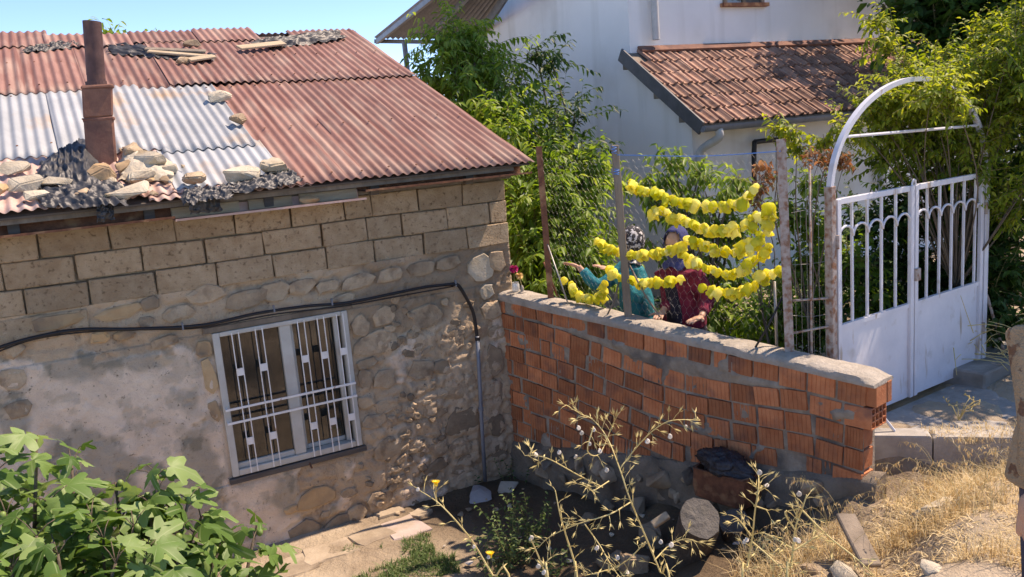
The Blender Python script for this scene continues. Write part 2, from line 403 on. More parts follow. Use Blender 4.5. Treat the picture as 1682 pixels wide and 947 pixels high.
def weather_roof(m, c, scale=5.5, lo=.56, hi=.66):
    """streaks that run down the slope: a stretched noise mixed over the base colour"""
    nt = m.node_tree; L = nt.links.new; b = nt.nodes['Principled BSDF']; src = b.inputs['Base Color'].links[0].from_socket
    tc = _n(nt, 'ShaderNodeTexCoord'); mp = _n(nt, 'ShaderNodeMapping'); mp.inputs['Scale'].default_value = (scale*2.2, .45, .45); L(tc.outputs['Object'], mp.inputs[0])
    n = _n(nt, 'ShaderNodeTexNoise'); n.inputs['Scale'].default_value = 1.0; n.inputs['Detail'].default_value = 4; L(mp.outputs[0], n.inputs['Vector'])
    r = _n(nt, 'ShaderNodeValToRGB'); r.color_ramp.elements[0].position = lo; r.color_ramp.elements[1].position = hi; L(n.outputs['Fac'], r.inputs[0])
    mx = _n(nt, 'ShaderNodeMix'); mx.data_type = 'RGBA'; L(r.outputs[0], mx.inputs[0]); L(src, mx.inputs[6]); mx.inputs[7].default_value = (*c, 1); L(mx.outputs[2], b.inputs['Base Color'])
def streak_down(m, c, lo, hi, sx, sz):
    nt = m.node_tree; L = nt.links.new; b = nt.nodes['Principled BSDF']; src = b.inputs['Base Color'].links[0].from_socket
    tc = _n(nt, 'ShaderNodeTexCoord'); mp = _n(nt, 'ShaderNodeMapping'); mp.inputs['Scale'].default_value = (sx, sx, sz); L(tc.outputs['Object'], mp.inputs[0])
    n = _n(nt, 'ShaderNodeTexNoise'); n.inputs['Scale'].default_value = 1.0; n.inputs['Detail'].default_value = 5; L(mp.outputs[0], n.inputs['Vector'])
    r = _n(nt, 'ShaderNodeValToRGB'); r.color_ramp.elements[0].position = lo; r.color_ramp.elements[1].position = hi; L(n.outputs['Fac'], r.inputs[0])
    mx = _n(nt, 'ShaderNodeMix'); mx.data_type = 'RGBA'; L(r.outputs[0], mx.inputs[0]); L(src, mx.inputs[6]); mx.inputs[7].default_value = (*c, 1); L(mx.outputs[2], b.inputs['Base Color'])
streak_down(M['whitewall'], (.66,.65,.61), .52, .75, 3.0, .25); streak_down(M['whitepaint'], (.42,.34,.27), .64, .74, 16, 3.0)
weather_roof(M['redsheet'], (.19,.075,.055)); weather_roof(M['log'], (.09,.07,.055), 8)

# ------------------------------------------------------------------ ground
CP = np.array([(-8,.5,0),(-5,0,0),(-3,-.4,0),(-2,-.3,0),(-1,-.5,0),(-.3,-.2,0),(0,-.2,.0),(-1.2,-1.4,0),(-2.6,-1.6,0),(-4.5,-1.6,0),(.25,-1.2,.08),(-.3,-1.2,.03),
  (.45,-2.1,.28),(.05,-2.1,.16),(.65,-2.9,.58),(.3,-2.9,.42),(.78,-3.4,.80),(.5,-3.4,.68),(-.35,-2.4,.16),(-.9,-1.8,.03),(.07,-3.85,.70),(-.2,-3.2,.42),
  (0,-4.8,1.14),(.6,-4.4,1.05),(1.15,-4.1,1.0),(1.0,-3.45,.70),(1.35,-3.62,.74),(1.7,-3.9,.84),(1.4,-3.05,.98),(2,-3.1,1.0),(3,-3.1,1.0),(2.2,-3.8,1.0),(2,-4.6,1.08),(3.5,-4.5,1.1),(6,-4,1.1),
  (-1.1,-4.05,.72),(-2,-3.6,.30),(-3.2,-3.4,.2),(-5,-3.6,.2),(-1.0,-5.2,1.35),(-2.2,-5.2,1.3),(-3.4,-5.4,1.35),(-5,-5.4,1.4),(-3.36,-6.75,1.55),(-1,-7,1.55),(2,-7,1.5),(-8,-7,1.5),(-8,-3,.4),(6,-7,1.4),
  (30,-30,1.5),(-30,-30,1.5),(-30,0,0),(-30,30,0),(0,30,.0),(30,30,.6),(30,0,.9),(2,2,.3),(6,2,.6),(6,-1,.7),(2,-1,.5),(1.5,-2.3,.75),(0,6,0)])
def ground_z(x, y):
    x = np.asarray(x, float); y = np.asarray(y, float)
    d2 = (x[..., None]-CP[:,0])**2+(y[..., None]-CP[:,1])**2+.02
    w = d2**-1.9
    return (w*CP[:,2]).sum(-1)/w.sum(-1)
def axis(lo, hi, flo, fhi, step):
    a = list(np.arange(flo, fhi, step)); v = flo; s = step; left = []
    while v > lo: s *= 1.45; v -= s; left.append(v)
    v = a[-1]; s = step; right = []
    while v < hi: s *= 1.45; v += s; right.append(v)
    return np.array(left[::-1]+a+right)
gx = axis(-160, 160, -5.5, 4.5, .055); gy = axis(-160, 160, -6.2, .35, .055)
GX, GY = np.meshgrid(gx, gy, indexing='ij')
GZ = ground_z(GX, GY) + (fbm(GX*2.2, GY*2.2, 5)-.5)*.07 + (fbm(GX*9, GY*9, 8)-.5)*.03
far = np.hypot(GX, GY) > 30
GZ = np.where(far, GZ-.0, GZ)
ni, nj = GX.shape
idx = np.arange(ni*nj).reshape(ni, nj)
quads = np.stack([idx[:-1,:-1], idx[1:,:-1], idx[1:,1:], idx[:-1,1:]], -1).reshape(-1, 4)
shade_tint = ss(-1.5, -.7, GX+.5*(fbm(GX*1.5, GY*1.5, 71)-.5))*ss(.95, .45, GZ)*ss(-4.2, -3.2, GY)  # the brick wall's shadow painted into the soil colour
me = npmesh('ground', np.stack([GX, GY, GZ], -1).reshape(-1, 3), quads, M['soil'].copy(), {'shade_tint': shade_tint.ravel()}, smoothit=True)
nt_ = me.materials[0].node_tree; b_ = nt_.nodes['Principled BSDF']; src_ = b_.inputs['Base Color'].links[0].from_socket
an_ = _n(nt_, 'ShaderNodeAttribute'); an_.attribute_name = 'shade_tint'; mx_ = _n(nt_, 'ShaderNodeMix'); mx_.data_type = 'RGBA'; mx_.blend_type = 'MULTIPLY'
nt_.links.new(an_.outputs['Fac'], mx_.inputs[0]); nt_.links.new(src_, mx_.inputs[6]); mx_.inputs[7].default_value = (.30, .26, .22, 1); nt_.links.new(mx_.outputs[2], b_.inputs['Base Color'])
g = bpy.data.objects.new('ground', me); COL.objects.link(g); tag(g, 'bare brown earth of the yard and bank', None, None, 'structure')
def gz(x, y): return float(ground_z(np.array([x]), np.array([y]))[0])
def ground_hit(px, py):
    d = ray(px, py); t = 1.0
    for _ in range(4000):
        p = CAM+d*t
        if p.z < gz(p.x, p.y): break
        t += .01
    return p

# wall line of the brick garden wall
WA = Vector((.068, 0, 1.696)); WB = Vector((.784, -3.372, 1.5))
WD = Vector((WB.x-WA.x, WB.y-WA.y, 0)); WL = WD.length; WD.normalize()
WN = Vector((-.97819, -.20771, 0))
def W(s, z, off=0): return Vector((WA.x, WA.y, 0))+WD*s+WN*off+Vector((0, 0, z))
def onW(px, py, off=0):
    return onplane(px, py, WA+WN*off, WN)
def wtop(s): return 1.696-.0569*s

# raised garden behind the brick wall, and the paved path outside the gate
mb = MB()
gp = [W(-.2, .9, -.12), W(3.2, .9, -.12), Vector((1.05, -2.87, .9)), Vector((3.0, -2.67, .9)), Vector((14, -2.0, .9)), Vector((14, 16, .9)), Vector((.21, 16, .9)), Vector((.21, .1, .9))]
mb.prism(gp, (0, 0, -.5))
o = obj('garden_ground', mb, M['soil'], None); tag(o, 'raised garden soil behind the brick wall', None, None, 'structure')
mb = MB()
pp = [(.98,-3.05),(1.22,-3.06),(1.84,-3.76),(2.3,-4.3),(3.4,-4.9),(6.5,-4.4),(6.5,-2.4),(3.0,-2.70),(1.05,-2.89)]
mb.prism([Vector((a, b, .975)) for a, b in pp], (0, 0, -.5))
pth = obj('path', mb, M['concrete'], None); tag(pth, 'worn stone path outside the white gate', None, None, 'structure')
# individual slabs of the path
rs = random.Random(3)
def slab(name, P, w, l, ang, th, m, parent, seed=0, n=6):
    r = random.Random(seed); pts = []
    corners = [(-w/2,-l/2),(w/2,-l/2),(w/2,l/2),(-w/2,l/2)]
    poly = []
    for k in range(4):
        a = corners[k]; b = corners[(k+1) % 4]
        for t in (0, .36, .7): poly.append((a[0]+(b[0]-a[0])*t+r.uniform(-.07,.07)*w, a[1]+(b[1]-a[1])*t+r.uniform(-.07,.07)*l))
    R = Matrix.Rotation(ang, 3, 'Z'); P = Vector(P)
    top = [P+R @ Vector((a*.96, b*.96, r.uniform(-.004,.004))) for a, b in poly]
    mid = [P+R @ Vector((a, b, -.012)) for a, b in poly]
    bot = [P+R @ Vector((a, b, -th)) for a, b in poly]
    mb = MB(); mb.loft([bot, mid, top]); return obj(name, mb, m, parent, recalc=True)
k = 0
for i in range(9):
    for j in range(5):
        x = 1.18+i*.34+(j % 2)*.15; y = -2.98-j*.26-.03*i
        if x < 1.25+(-3.05-y)*.92+.12: continue
        if y < -4.3: continue
        slab('slab', (x, y+.02*rs.random(), .993+rs.uniform(-.006,.008)), .31, .23, rs.uniform(-.06,.06), .06, M['slab'], pth, k); k += 1
# flagstones laid in the bank, bottom right
for k, (px, py, w, h, a) in enumerate([(1625,868,.30,.13,.5),(1650,905,.34,.13,.5),(1560,915,.22,.10,.6),(1640,838,.26,.10,.45),(1600,938,.42,.15,.5),(1668,926,.25,.14,.4),(1545,942,.25,.1,.3)]):
    p = ground_hit(px, py)
    slab('flagstone', (p.x, p.y, p.z+.055), w, h, a-.6, .08, M['slab'], pth, 70+k)

# kerb blocks
kr = empty('concrete_kerb', (1.15, -3.1, .7), 'pale concrete kerb running from the end of the brick wall', 'kerb')
KA = Vector((1.02, -3.02, 0)); KB = Vector((1.93, -3.86, 0)); kd = (KB-KA).normalized(); kn = Vector((kd.y, -kd.x, 0))
if kn.dot(CAM-KA) < 0: kn = -kn
for a, b in ((-.02, .52), (.53, 1.02), (1.03, 1.6)):
    mb = MB(); p0 = KA+kd*a; p1 = KA+kd*b
    q = [p0, p1, p1-kn*.15, p0-kn*.15]
    r0 = random.Random(int(a*100)); zt = 1.012+r0.uniform(-.006,.006)
    rings = [[Vector((v.x, v.y, z))+ (kn*.0) for v in q] for z in (.45, zt-.012, zt)]
    c = sum(q, Vector())/4
    rings[2] = [Vector((v.x+(c.x-v.x)*.06, v.y+(c.y-v.y)*.06, zt)) for v in q]
    mb.loft(rings); obj('kerb_block', mb, M['concrete'], kr)
# low step to the right of the gate
mb = MB(); a = onZ(1588, 600, 1.10); b = onZ(1690, 596, 1.10)
mb.box(((a.x+b.x)/2+.25, (a.y+b.y)/2+.16, 1.02), (1.1, .34, .15), Matrix.Rotation(.12, 3, 'Z'))
o = obj('concrete_step', mb, M['concrete'], None, bevel=.012); tag(o, 'low shaded concrete step to the right of the white gate', 'step')
# bright edging stones of the path beside the kerb
for k, (px, py, w, l, a) in enumerate([(1590,684,.34,.13,.75),(1650,652,.4,.13,.8),(1700,628,.3,.13,.8),(1530,702,.2,.1,.6)]):
    p = onZ(px, py, 1.02); slab('edging_stone', (p.x, p.y, 1.022), w, l, -.05+.1*k*.3, .08, M['slab'], pth, 90+k)

# ------------------------------------------------------------------ old house
HX0, HX1 = -5.6, .2
house = empty('old_house', (-2.5, 2, 0), 'old stone and block house with rusty corrugated roof and barred window', 'house')
ST = [(92,527,75,28,0,'stone_warm'),(196,512,70,24,8,'stone_warm'),(245,498,30,26,15,'darkstone'),(240,529,26,20,10,'stone'),(290,514,52,26,5,'stone'),(340,482,58,30,8,'stone'),(402,490,70,32,8,'stone'),(452,478,44,36,10,'stone'),(495,470,40,26,8,'stone'),
 (165,553,30,20,10,'stone_warm'),(205,550,30,16,0,'stone_warm'),(270,560,50,20,5,'stone'),(335,572,26,34,5,'stone_warm'),(344,618,22,56,4,'stone_warm'),(352,672,20,40,5,'stone_warm'),(25,575,36,22,20,'stone'),(20,622,40,36,0,'stone'),(30,670,40,32,5,'stone'),
 (617,564,70,44,4,'stone'),(601,596,34,20,5,'stone'),(632,622,38,34,3,'stone'),(600,622,22,40,5,'stone'),(692,606,46,36,-5,'stone'),(755,634,56,34,12,'stone'),(725,602,32,24,0,'darkstone'),(635,665,46,26,4,'stone'),(615,690,40,26,6,'stone'),(600,660,30,26,4,'stone'),
 (715,672,40,32,0,'stone'),(760,690,60,52,0,'darkstone'),(812,590,30,54,2,'darkstone'),(812,645,32,46,2,'darkstone'),(815,695,30,40,0,'darkstone'),(818,740,32,36,0,'darkstone'),
 (520,816,64,34,10,'stone_warm'),(571,808,30,16,0,'stone'),(534,844,18,12,10,'stone'),(478,836,22,16,8,'stone_warm'),(585,842,30,30,8,'stone'),(625,822,44,36,8,'stone'),(560,858,60,28,10,'darkstone'),(500,872,60,36,10,'darkstone'),
 (640,735,50,38,6,'stone'),(668,760,26,22,10,'rubble'),(690,730,24,26,0,'stone'),(655,790,30,26,6,'stone'),(720,735,34,28,8,'stone'),(755,735,38,34,8,'stone'),(716,765,44,22,18,'darkstone'),(760,762,44,26,14,'stone'),(700,785,36,20,14,'darkstone'),
 (790,440,44,46,0,'rubble'),(815,428,30,36,0,'stone'),(798,478,26,24,20,'rubble'),(805,510,34,34,0,'stone'),(815,545,28,26,0,'stone'),(735,430,40,24,6,'stone'),(690,440,50,24,6,'stone'),(640,452,46,24,8,'stone'),(585,462,56,26,8,'stone'),(540,470,40,24,8,'stone'),
 (565,490,44,18,6,'stone'),(300,600,70,50,6,'stone'),(285,645,90,60,5,'stone'),(630,520,40,34,6,'stone'),(700,520,60,40,6,'stone'),(740,560,46,40,4,'stone'),(680,560,40,34,4,'stone'),(590,535,30,40,4,'stone')]
ST = [(*t, random.Random(k).uniform(.001,.011)) for k, t in enumerate(ST) if t[0] not in (300, 285)]
rs = random.Random(5)      # knobbly small rubble, lower right of the wall
for k in range(50):
    py = rs.uniform(625, 830); px = rs.gauss(680, 26)-(py-690)*.32
    ST.append((px, py, rs.uniform(8,20), rs.uniform(7,15), rs.uniform(-30,40), rs.choice(['stone','stone','darkstone']), rs.uniform(.008,.028)))
for k in range(24):
    ST.append((rs.uniform(640, 775), rs.uniform(485, 600), rs.uniform(10,24), rs.uniform(8,18), rs.uniform(-30,40), rs.choice(['stone','stone','darkstone']), rs.uniform(.003,.014)))
# window opening
WX0, WX1, WZ0, WZ1 = -2.435, -1.365, .60, 1.83
xs = np.unique(np.concatenate([np.arange(-4.3, HX1+.001, .015), np.arange(HX0, -4.3, .03), [WX0, WX1, HX1]])); zs = np.unique(np.concatenate([np.arange(-.15, 2.2, .015), [WZ0, WZ1]]))
XX, ZZ = np.meshgrid(xs, zs, indexing='ij')
wx = XX+.05*(fbm(XX*3, ZZ*3, 31)-.5); wz = ZZ+.05*(fbm(XX*3, ZZ*3, 41)-.5)
f1, f2, cid = worley(wx*3.6, wz*5.2, 3); e1 = ss(.03, .22, f2-f1)
g1, g2, cid2 = worley(wx*11, wz*12, 9); e2 = ss(.02, .25, g2-g1)
nz = fbm(XX*2.3, ZZ*2.3, 15); nf = fbm(XX*14, ZZ*14, 21)
nh = fbm(XX*6, ZZ*6, 16)
plaster = ss(.0, .14, (-1.8-XX)*.42 + (nz-.46)*2.6 + (nh-.5)*1.5 - np.clip(ZZ-1.60+.5*(nz-.5), 0, 9)*4.0)       # flaking plaster on the left
plaster = np.maximum(plaster, ss(.58,.64, fbm(XX*1.7+4, ZZ*1.7, 77))*ss(1.9,1.7,ZZ)*ss(.35,.6,ZZ)*ss(-1.25,-1.1,XX)*ss(-.35,-.5,XX)*.0)
rubb = ss(-1.3, -1.0, XX)*ss(1.65, 1.45, ZZ)*(1-.35*ss(.9, 1.3, ZZ))
crk = np.abs(fbm(XX*3.1, ZZ*3.1, 91)-.5)
Yd = -.020*plaster - (1-plaster)*(e1*.008 + .008*cid) - rubb*(e2*.020*cid2+.008*e1) + (nf-.5)*.016 + (fbm(XX*34, ZZ*34, 22, 3)-.5)*.012*(1-.5*plaster) + (nz-.5)*.03 + .016*np.exp(-(crk/.012)**2)*(1-.6*plaster)
Yd = Yd - .02*ss(1.95, 2.05, ZZ)*ss(2.2,2.15,ZZ)*0
for (px, py, w, h, rot, m, pr) in ST:     # open joint round every stone
    c = onY(px, py, 0); sm_ = px2m(c); t = R_(rot); a = (XX-c.x)*math.cos(t)+(ZZ-c.z)*math.sin(t); b = -(XX-c.x)*math.sin(t)+(ZZ-c.z)*math.cos(t)
    wq = w*sm_*.55; hq = h*sm_*.51; d = (np.abs(a/wq)**3+np.abs(b/hq)**3)**(1/3); mn = min(wq, hq)
    if min(w, h) > 17: Yd = Yd+.011*np.exp(-((d-1.05)/(.02/mn+.02))**2)
edge = np.minimum.reduce([np.abs(XX-WX0)+9*((ZZ < WZ0-.01)|(ZZ > WZ1+.01)), np.abs(XX-WX1)+9*((ZZ < WZ0-.01)|(ZZ > WZ1+.01)), np.abs(ZZ-WZ0)+9*((XX < WX0-.01)|(XX > WX1+.01)), np.abs(ZZ-WZ1)+9*((XX < WX0-.01)|(XX > WX1+.01))])
Yd = Yd*ss(0, .05, edge)
ni, nj = XX.shape; ix = np.arange(ni*nj).reshape(ni, nj)
cx = (XX[:-1,:-1]+XX[1:,1:])/2; cz = (ZZ[:-1,:-1]+ZZ[1:,1:])/2
keep = ~((cx > WX0) & (cx < WX1) & (cz > WZ0) & (cz < WZ1))
qd = np.stack([ix[:-1,:-1], ix[1:,:-1], ix[1:,1:], ix[:-1,1:]], -1)[keep].reshape(-1, 4)
cem = ss(.50, .60, fbm(XX*2.6+7, ZZ*2.6+3, 51))*.8+ss(.55,.6, fbm(XX*9, ZZ*9, 52))*.4      # grey green cement repairs
stain = np.clip(ss(.50, .62, fbm(XX*1.3+2, ZZ*2.2, 55))*ss(1.35, 1.7, ZZ)*.75, 0, 1)*(1-plaster)
wm = bpy.data.materials.new('mud_plaster_wall'); wm.use_nodes = True
def wallmat(m):
    nt = m.node_tree; L = nt.links.new; b = nt.nodes['Principled BSDF']; b.inputs['Roughness'].default_value = .92; b.inputs['Specular IOR Level'].default_value = .15
    tc = _n(nt, 'ShaderNodeTexCoord')
    def nzn(sc_, det=6):
        n = _n(nt, 'ShaderNodeTexNoise'); n.inputs['Scale'].default_value = sc_; n.inputs['Detail'].default_value = det; n.inputs['Roughness'].default_value = .68; L(tc.outputs['Object'], n.inputs['Vector']); return n.outputs['Fac']
    def ramp(f, stops):
        r = _n(nt, 'ShaderNodeValToRGB'); e = r.color_ramp.elements; e[0].position, e[0].color = stops[0][0], (*stops[0][1], 1); e[1].position, e[1].color = stops[1][0], (*stops[1][1], 1)
        for p_, c_ in stops[2:]: q = e.new(p_); q.color = (*c_, 1)
        L(f, r.inputs[0]); return r.outputs[0]
    def attr(nm): a = _n(nt, 'ShaderNodeAttribute'); a.attribute_name = nm; return a.outputs['Fac']
    def mix(f, a, bb):
        x = _n(nt, 'ShaderNodeMix'); x.data_type = 'RGBA'; L(f, x.inputs[0])
        for s_, k_ in ((6, a), (7, bb)):
            if isinstance(k_, tuple): x.inputs[s_].default_value = (*k_, 1)
            else: L(k_, x.inputs[s_])
        return x.outputs[2]
    mud = ramp(nzn(7), [(.3, (.40,.285,.19)), (.7, (.62,.48,.33))])
    celltone = ramp(attr('cell'), [(0, (.38,.28,.19)), (1, (.62,.50,.36)), (.5, (.52,.385,.255))])
    mm = _n(nt, 'ShaderNodeMix'); mm.data_type = 'RGBA'; mm.inputs[0].default_value = .5; L(mud, mm.inputs[6]); L(celltone, mm.inputs[7])
    pl = ramp(nzn(4.5), [(.3, (.64,.49,.36)), (.68, (.84,.69,.54))])
    c = mix(attr('plaster'), mm.outputs[2], pl)
    c = mix(attr('cement'), c, (.27,.24,.18))
    c = mix(attr('stain'), c, (.20,.15,.105))
    sp = ramp(nzn(30, 7), [(.30, (0,0,0)), (.40, (1,1,1))])
    c = mix(sp, (.16,.12,.085), c)
    L(c, b.inputs['Base Color'])
    bp = _n(nt, 'ShaderNodeBump'); bp.inputs['Strength'].default_value = .9; bp.inputs['Distance'].default_value = .018; L(nzn(45, 7), bp.inputs['Height']); L(bp.outputs[0], b.inputs['Normal'])
wallmat(wm)
me = npmesh('wall', np.stack([XX, Yd, ZZ], -1).reshape(-1, 3), qd, wm, {'plaster': plaster.ravel(), 'cement': np.clip(cem*.8*plaster, 0, 1).ravel(), 'cell': cid.ravel(), 'stain': (stain*.75).ravel()}, True)
wall = bpy.data.objects.new('wall', me); COL.objects.link(wall); attach(wall, house)
# core behind the face: reveals, side and back walls
mb = MB()
T = .42
mb.box(((HX0+WX0)/2, T/2+.045, 1.3), (WX0-HX0, T, 3.0)); mb.box(((WX1+HX1)/2, T/2+.045, 1.3), (HX1-WX1-.004, T, 3.0))
mb.box(((WX0+WX1)/2, T/2+.046, (WZ0-.2)/2), (WX1-WX0, T, WZ0+.2)); mb.box(((WX0+WX1)/2, T/2+.046, (WZ1+2.8)/2), (WX1-WX0, T, 2.8-WZ1))
mb.box((HX1-.23, 4.3, 1.3), (.44, 7.7, 3.0)); mb.box((HX0+.23, 4.3, 1.3), (.44, 7.7, 3.0)); mb.box(((HX0+HX1)/2, 8.2, 1.3), (HX1-HX0-.01, .4, 3.0))
for xg in (HX0+.2, HX1-.2):
    mb.prism([Vector((xg-.2, .1, 2.79)), Vector((xg-.2, 8.3, 2.79)), Vector((xg-.2, 4.06, 4.43))], (.4, 0, 0))
obj('wall_core', mb, M['stone'], house)

# concrete block courses
blocks = [(2.563, 2.748, [-60,62,179,287,385,477,565,609,687,759,829]), (2.372, 2.556, [-60,4,123,234,336,432,528,603,660,734,805,832]), (2.181, 2.366, [-60,40,146,256,355,449,537,615,696,767,835]), (1.985, 2.174, [-60,-5,148])]
bmat_mesh = []
def block_mesh(w, h, d, seed):
    r = random.Random(seed); b = bmesh.new()
    bmesh.ops.create_cube(b, size=1)
    for v in b.verts: v.co = Vector((v.co.x*w, v.co.y*d, v.co.z*h))+Vector((r.uniform(-.007,.007), r.uniform(-.006,.006), r.uniform(-.006,.006)))
    bmesh.ops.bevel(b, geom=b.edges[:], offset=.007, segments=1, affect='EDGES')
    me = bpy.data.meshes.new('concrete_block'); b.to_mesh(me); b.free(); me.materials.append(M['block']); return me
k = 0
for z0, z1, pxs in blocks:
    zc = (z0+z1)/2
    X = []
    for p in pxs:
        lo, hi = -200, 900     # find the wall X whose image column is p at this height
        P = onY(p, 400, 0)
        for _ in range(12):
            q = Vector((P.x, 0, zc))-CAM; px = 841+FPX*q.dot(Rt)/q.dot(Fw)
            P.x += (p-px)*q.dot(Fw)/FPX*1.05
        X.append(P.x)
    X = [HX0]+X if X[0] > HX0+.4 else X
    X[-1] = min(X[-1], .21)
    for a, b in zip(X[:-1], X[1:]):
        while b-a > .6: 
            inst('concrete_block', block_mesh(.4, z1-z0-.004, .2, k), Matrix.Translation((a+.2, .092, zc)), wall); a += .408; k += 1
        me = block_mesh(b-a-.010, z1-z0-.002, .2, k)
        inst('concrete_block', me, Matrix.Translation(((a+b)/2, .088+random.uniform(-.008,.006), zc+random.uniform(-.003,.003))) @ Matrix.Rotation(random.uniform(-.008,.008), 4, 'Y'), wall); k += 1

# field stones showing in the wall: px centre, size, tilt(deg), material
def wall_stone(px, py, w, h, rot, m, proud=.02, seed=0, fl=0):
    r = random.Random(seed+17); c = onY(px, py, 0); s = px2m(c)/math.cos(R_(28))*1.0
    W_, H_ = w*px2m(c)*1.1, h*px2m(c)*1.02
    n = 9; ring = []
    for k in range(n):
        a = 2*math.pi*(k+r.uniform(-.3,.3))/n
        ca, sa = math.cos(a), math.sin(a); e = .78   # rounded box outline
        x = math.copysign(abs(ca)**e, ca)*W_/2*r.uniform(.74,1.12); z = math.copysign(abs(sa)**e, sa)*H_/2*r.uniform(.74,1.12)
        t = R_(rot); ring.append((x*math.cos(t)-z*math.sin(t), x*math.sin(t)+z*math.cos(t)))
    f = lambda sx, y, j: [Vector((c.x+x*sx, y+r.uniform(-j,j), c.z+z*sx)) for x, z in ring]
    mb = MB(); b_ = min(W_, H_)
    mb.loft([f(1.0, .03, 0), f(1.0, -.016-proud*.5, .003), f(1-.010/b_*1.4, -.019-proud*.9, .004), f(.62, -.020-proud, .008)])
    o = obj('stone', mb, M[m], wall); smooth(o.data, R_(12)); return o
for k, (px, py, w, h, rot, m, pr) in enumerate(ST):
    wall_stone(px, py, w, h, rot, m, pr, k)

# ---- roof
RT = math.tan(R_(20.77)); EY, EZ = -.3, 2.889
RN = Vector((0, -math.sin(R_(20.77)), math.cos(R_(20.77)))); RU = Vector((0, math.cos(R_(20.77)), math.sin(R_(20.77))))
def RP(x, y, h=0): return Vector((x, y, EZ+(y-EY)*RT))+RN*h
def onR(px, py, h=0): return onplane(px, py, RP(0, 0, h), RN)
mb = MB()
for y in (-.12, .9, 2.0, 3.1, 3.95): mb.bar(RP(HX0-.1, y, -.075), RP(.33, y, -.075), .07, .05, RN)
for x in np.arange(HX0+.3, .3, .85): mb.bar(RP(x, -.2, -.145), RP(x, 4.0, -.145), .07, .09, RN)
mb.prism([RP(HX0-.1, -.26, -.03), RP(.34, -.26, -.03), RP(.34, 4.04, -.03), RP(HX0-.1, 4.04, -.03)], RN*-.015)
bk = lambda x, y, h=0: Vector((x, 8.12-y, EZ+(y-EY)*RT+h))
mb.prism([bk(HX0-.1, -.26, -.03), bk(.34, -.26, -.03), bk(.34, 4.04, -.03), bk(HX0-.1, 4.04, -.03)], (0, 0, -.015))
roof = obj('roof', mb, M['darkwood'], house)
def sheet(x0, x1, y0, y1, lift, m, skew=0, seed=0, name='roof_sheet', amp=.0105, pitch=.078, back=False):
    nx = int((x1-x0)/pitch*8)+1; ny = 9
    u = np.linspace(x0, x1, nx); v = np.linspace(y0, y1, ny); UU, VV = np.meshgrid(u, v, indexing='ij')
    h = lift+amp*np.cos(UU/pitch*2*math.pi)+.022*(fbm(UU*1.5+seed, VV*1.2, seed)-.5)+.008*(fbm(UU*5+seed, VV*4, seed)-.5)+.012*(VV-y0)/(y1-y0)*0
    yy = VV+skew*(UU-x0)+.012*(fbm(UU*.8, VV*0, seed+5)-.5)
    z = EZ+(yy-EY)*RT
    V = np.stack([UU, yy+RN.y*h, z+RN.z*h], -1)
    if back: V[..., 1] = 8.12-V[..., 1]
    ix = np.arange(nx*ny).reshape(nx, ny)
    q = np.stack([ix[:-1,:-1], ix[1:,:-1], ix[1:,1:], ix[:-1,1:]], -1).reshape(-1, 4)
    me = npmesh(name, V.reshape(-1, 3), q, M[m], smoothit=True)
    o = bpy.data.objects.new(name, me); COL.objects.link(o); attach(o, roof)
    md = o.modifiers.new('thickness', 'SOLIDIFY'); md.thickness = .0022; md.offset = -1
    return o
# lower course
sheet(-.40, .362, -.30, 2.20, .010, 'redsheet', seed=1); sheet(-1.12, -.35, -.30, 2.20, .015, 'redsheet', seed=2); sheet(-1.82, -1.06, -.30, 2.20, .020, 'redsheet', seed=3)
sheet(-2.52, -1.80, .50, 2.20, .030, 'greysheet', seed=4); sheet(-3.24, -2.46, .58, 2.20, .036, 'greysheet', seed=5); sheet(-3.96, -3.18, .62, 2.20, .030, 'greysheet', seed=6); sheet(-4.7, -3.9, .6, 2.2, .036, 'greysheet', seed=7); sheet(-5.7, -4.65, .6, 2.2, .03, 'greysheet', seed=8)
sheet(-2.56, -1.74, -.19, .62, .022, 'greysheet', .03, 9); sheet(-3.3, -2.5, -.24, .7, .012, 'pinksheet', .01, 10); sheet(-4.1, -3.25, -.28, .7, .018, 'pinksheet', 0, 11); sheet(-5.7, -4.05, -.28, .7, .012, 'pinksheet', 0, 12)
sheet(-2.75, -2.05, -.30, .2, .006, 'pinksheet', .01, 13); sheet(-2.1, -1.6, -.30, .1, .004, 'pinksheet', 0, 14)
# upper course
sheet(-.50, .362, 2.12, 4.08, .030, 'redsheet', seed=15); sheet(-1.32, -.46, 2.12, 3.75, .036, 'redsheet', seed=16); sheet(-2.18, -1.28, 2.12, 3.62, .044, 'redsheet', seed=17)
sheet(-2.95, -2.14, 2.10, 3.60, .034, 'redsheet', seed=18); sheet(-3.75, -2.9, 2.10, 3.62, .042, 'redsheet', seed=19); sheet(-4.6, -3.7, 2.1, 3.62, .034, 'redsheet', seed=20); sheet(-5.7, -4.55, 2.1, 3.62, .04, 'redsheet', seed=21)
# ridge pieces
sheet(-5.7, -3.1, 3.50, 4.10, .058, 'redsheet', .02, 22); sheet(-3.15, -2.3, 3.52, 4.02, .06, 'redsheet', -.06, 23); sheet(-2.3, -1.55, 3.62, 4.08, .05, 'redsheet', .02, 24); sheet(-1.6, -.9, 3.60, 4.14, .052, 'redsheet', .03, 25)
for k, (a, b) in enumerate([(-5.7,-4.6),(-4.6,-3.4),(-3.4,-2.2),(-2.2,-1.0),(-1.0,.362)]): sheet(a, b+.04, -.3, 4.05, .01+.004*(k % 2), 'redsheet', 0, 30+k, back=True)
mb = MB(); rn_ = random.Random(12)
for y in (-.2, .85, 2.02, 2.3, 3.0):
    for x in np.arange(-5.4, .34, .234):
        q_ = RP(round(x/.078)*.078, y+rn_.uniform(-.02,.02), .05 if y > 2.1 else .035); mb.tube([q_, q_+RN*.006], .009, 6)
o = obj('nail_heads', mb, M['rust'], roof); tag(o, kind='stuff')
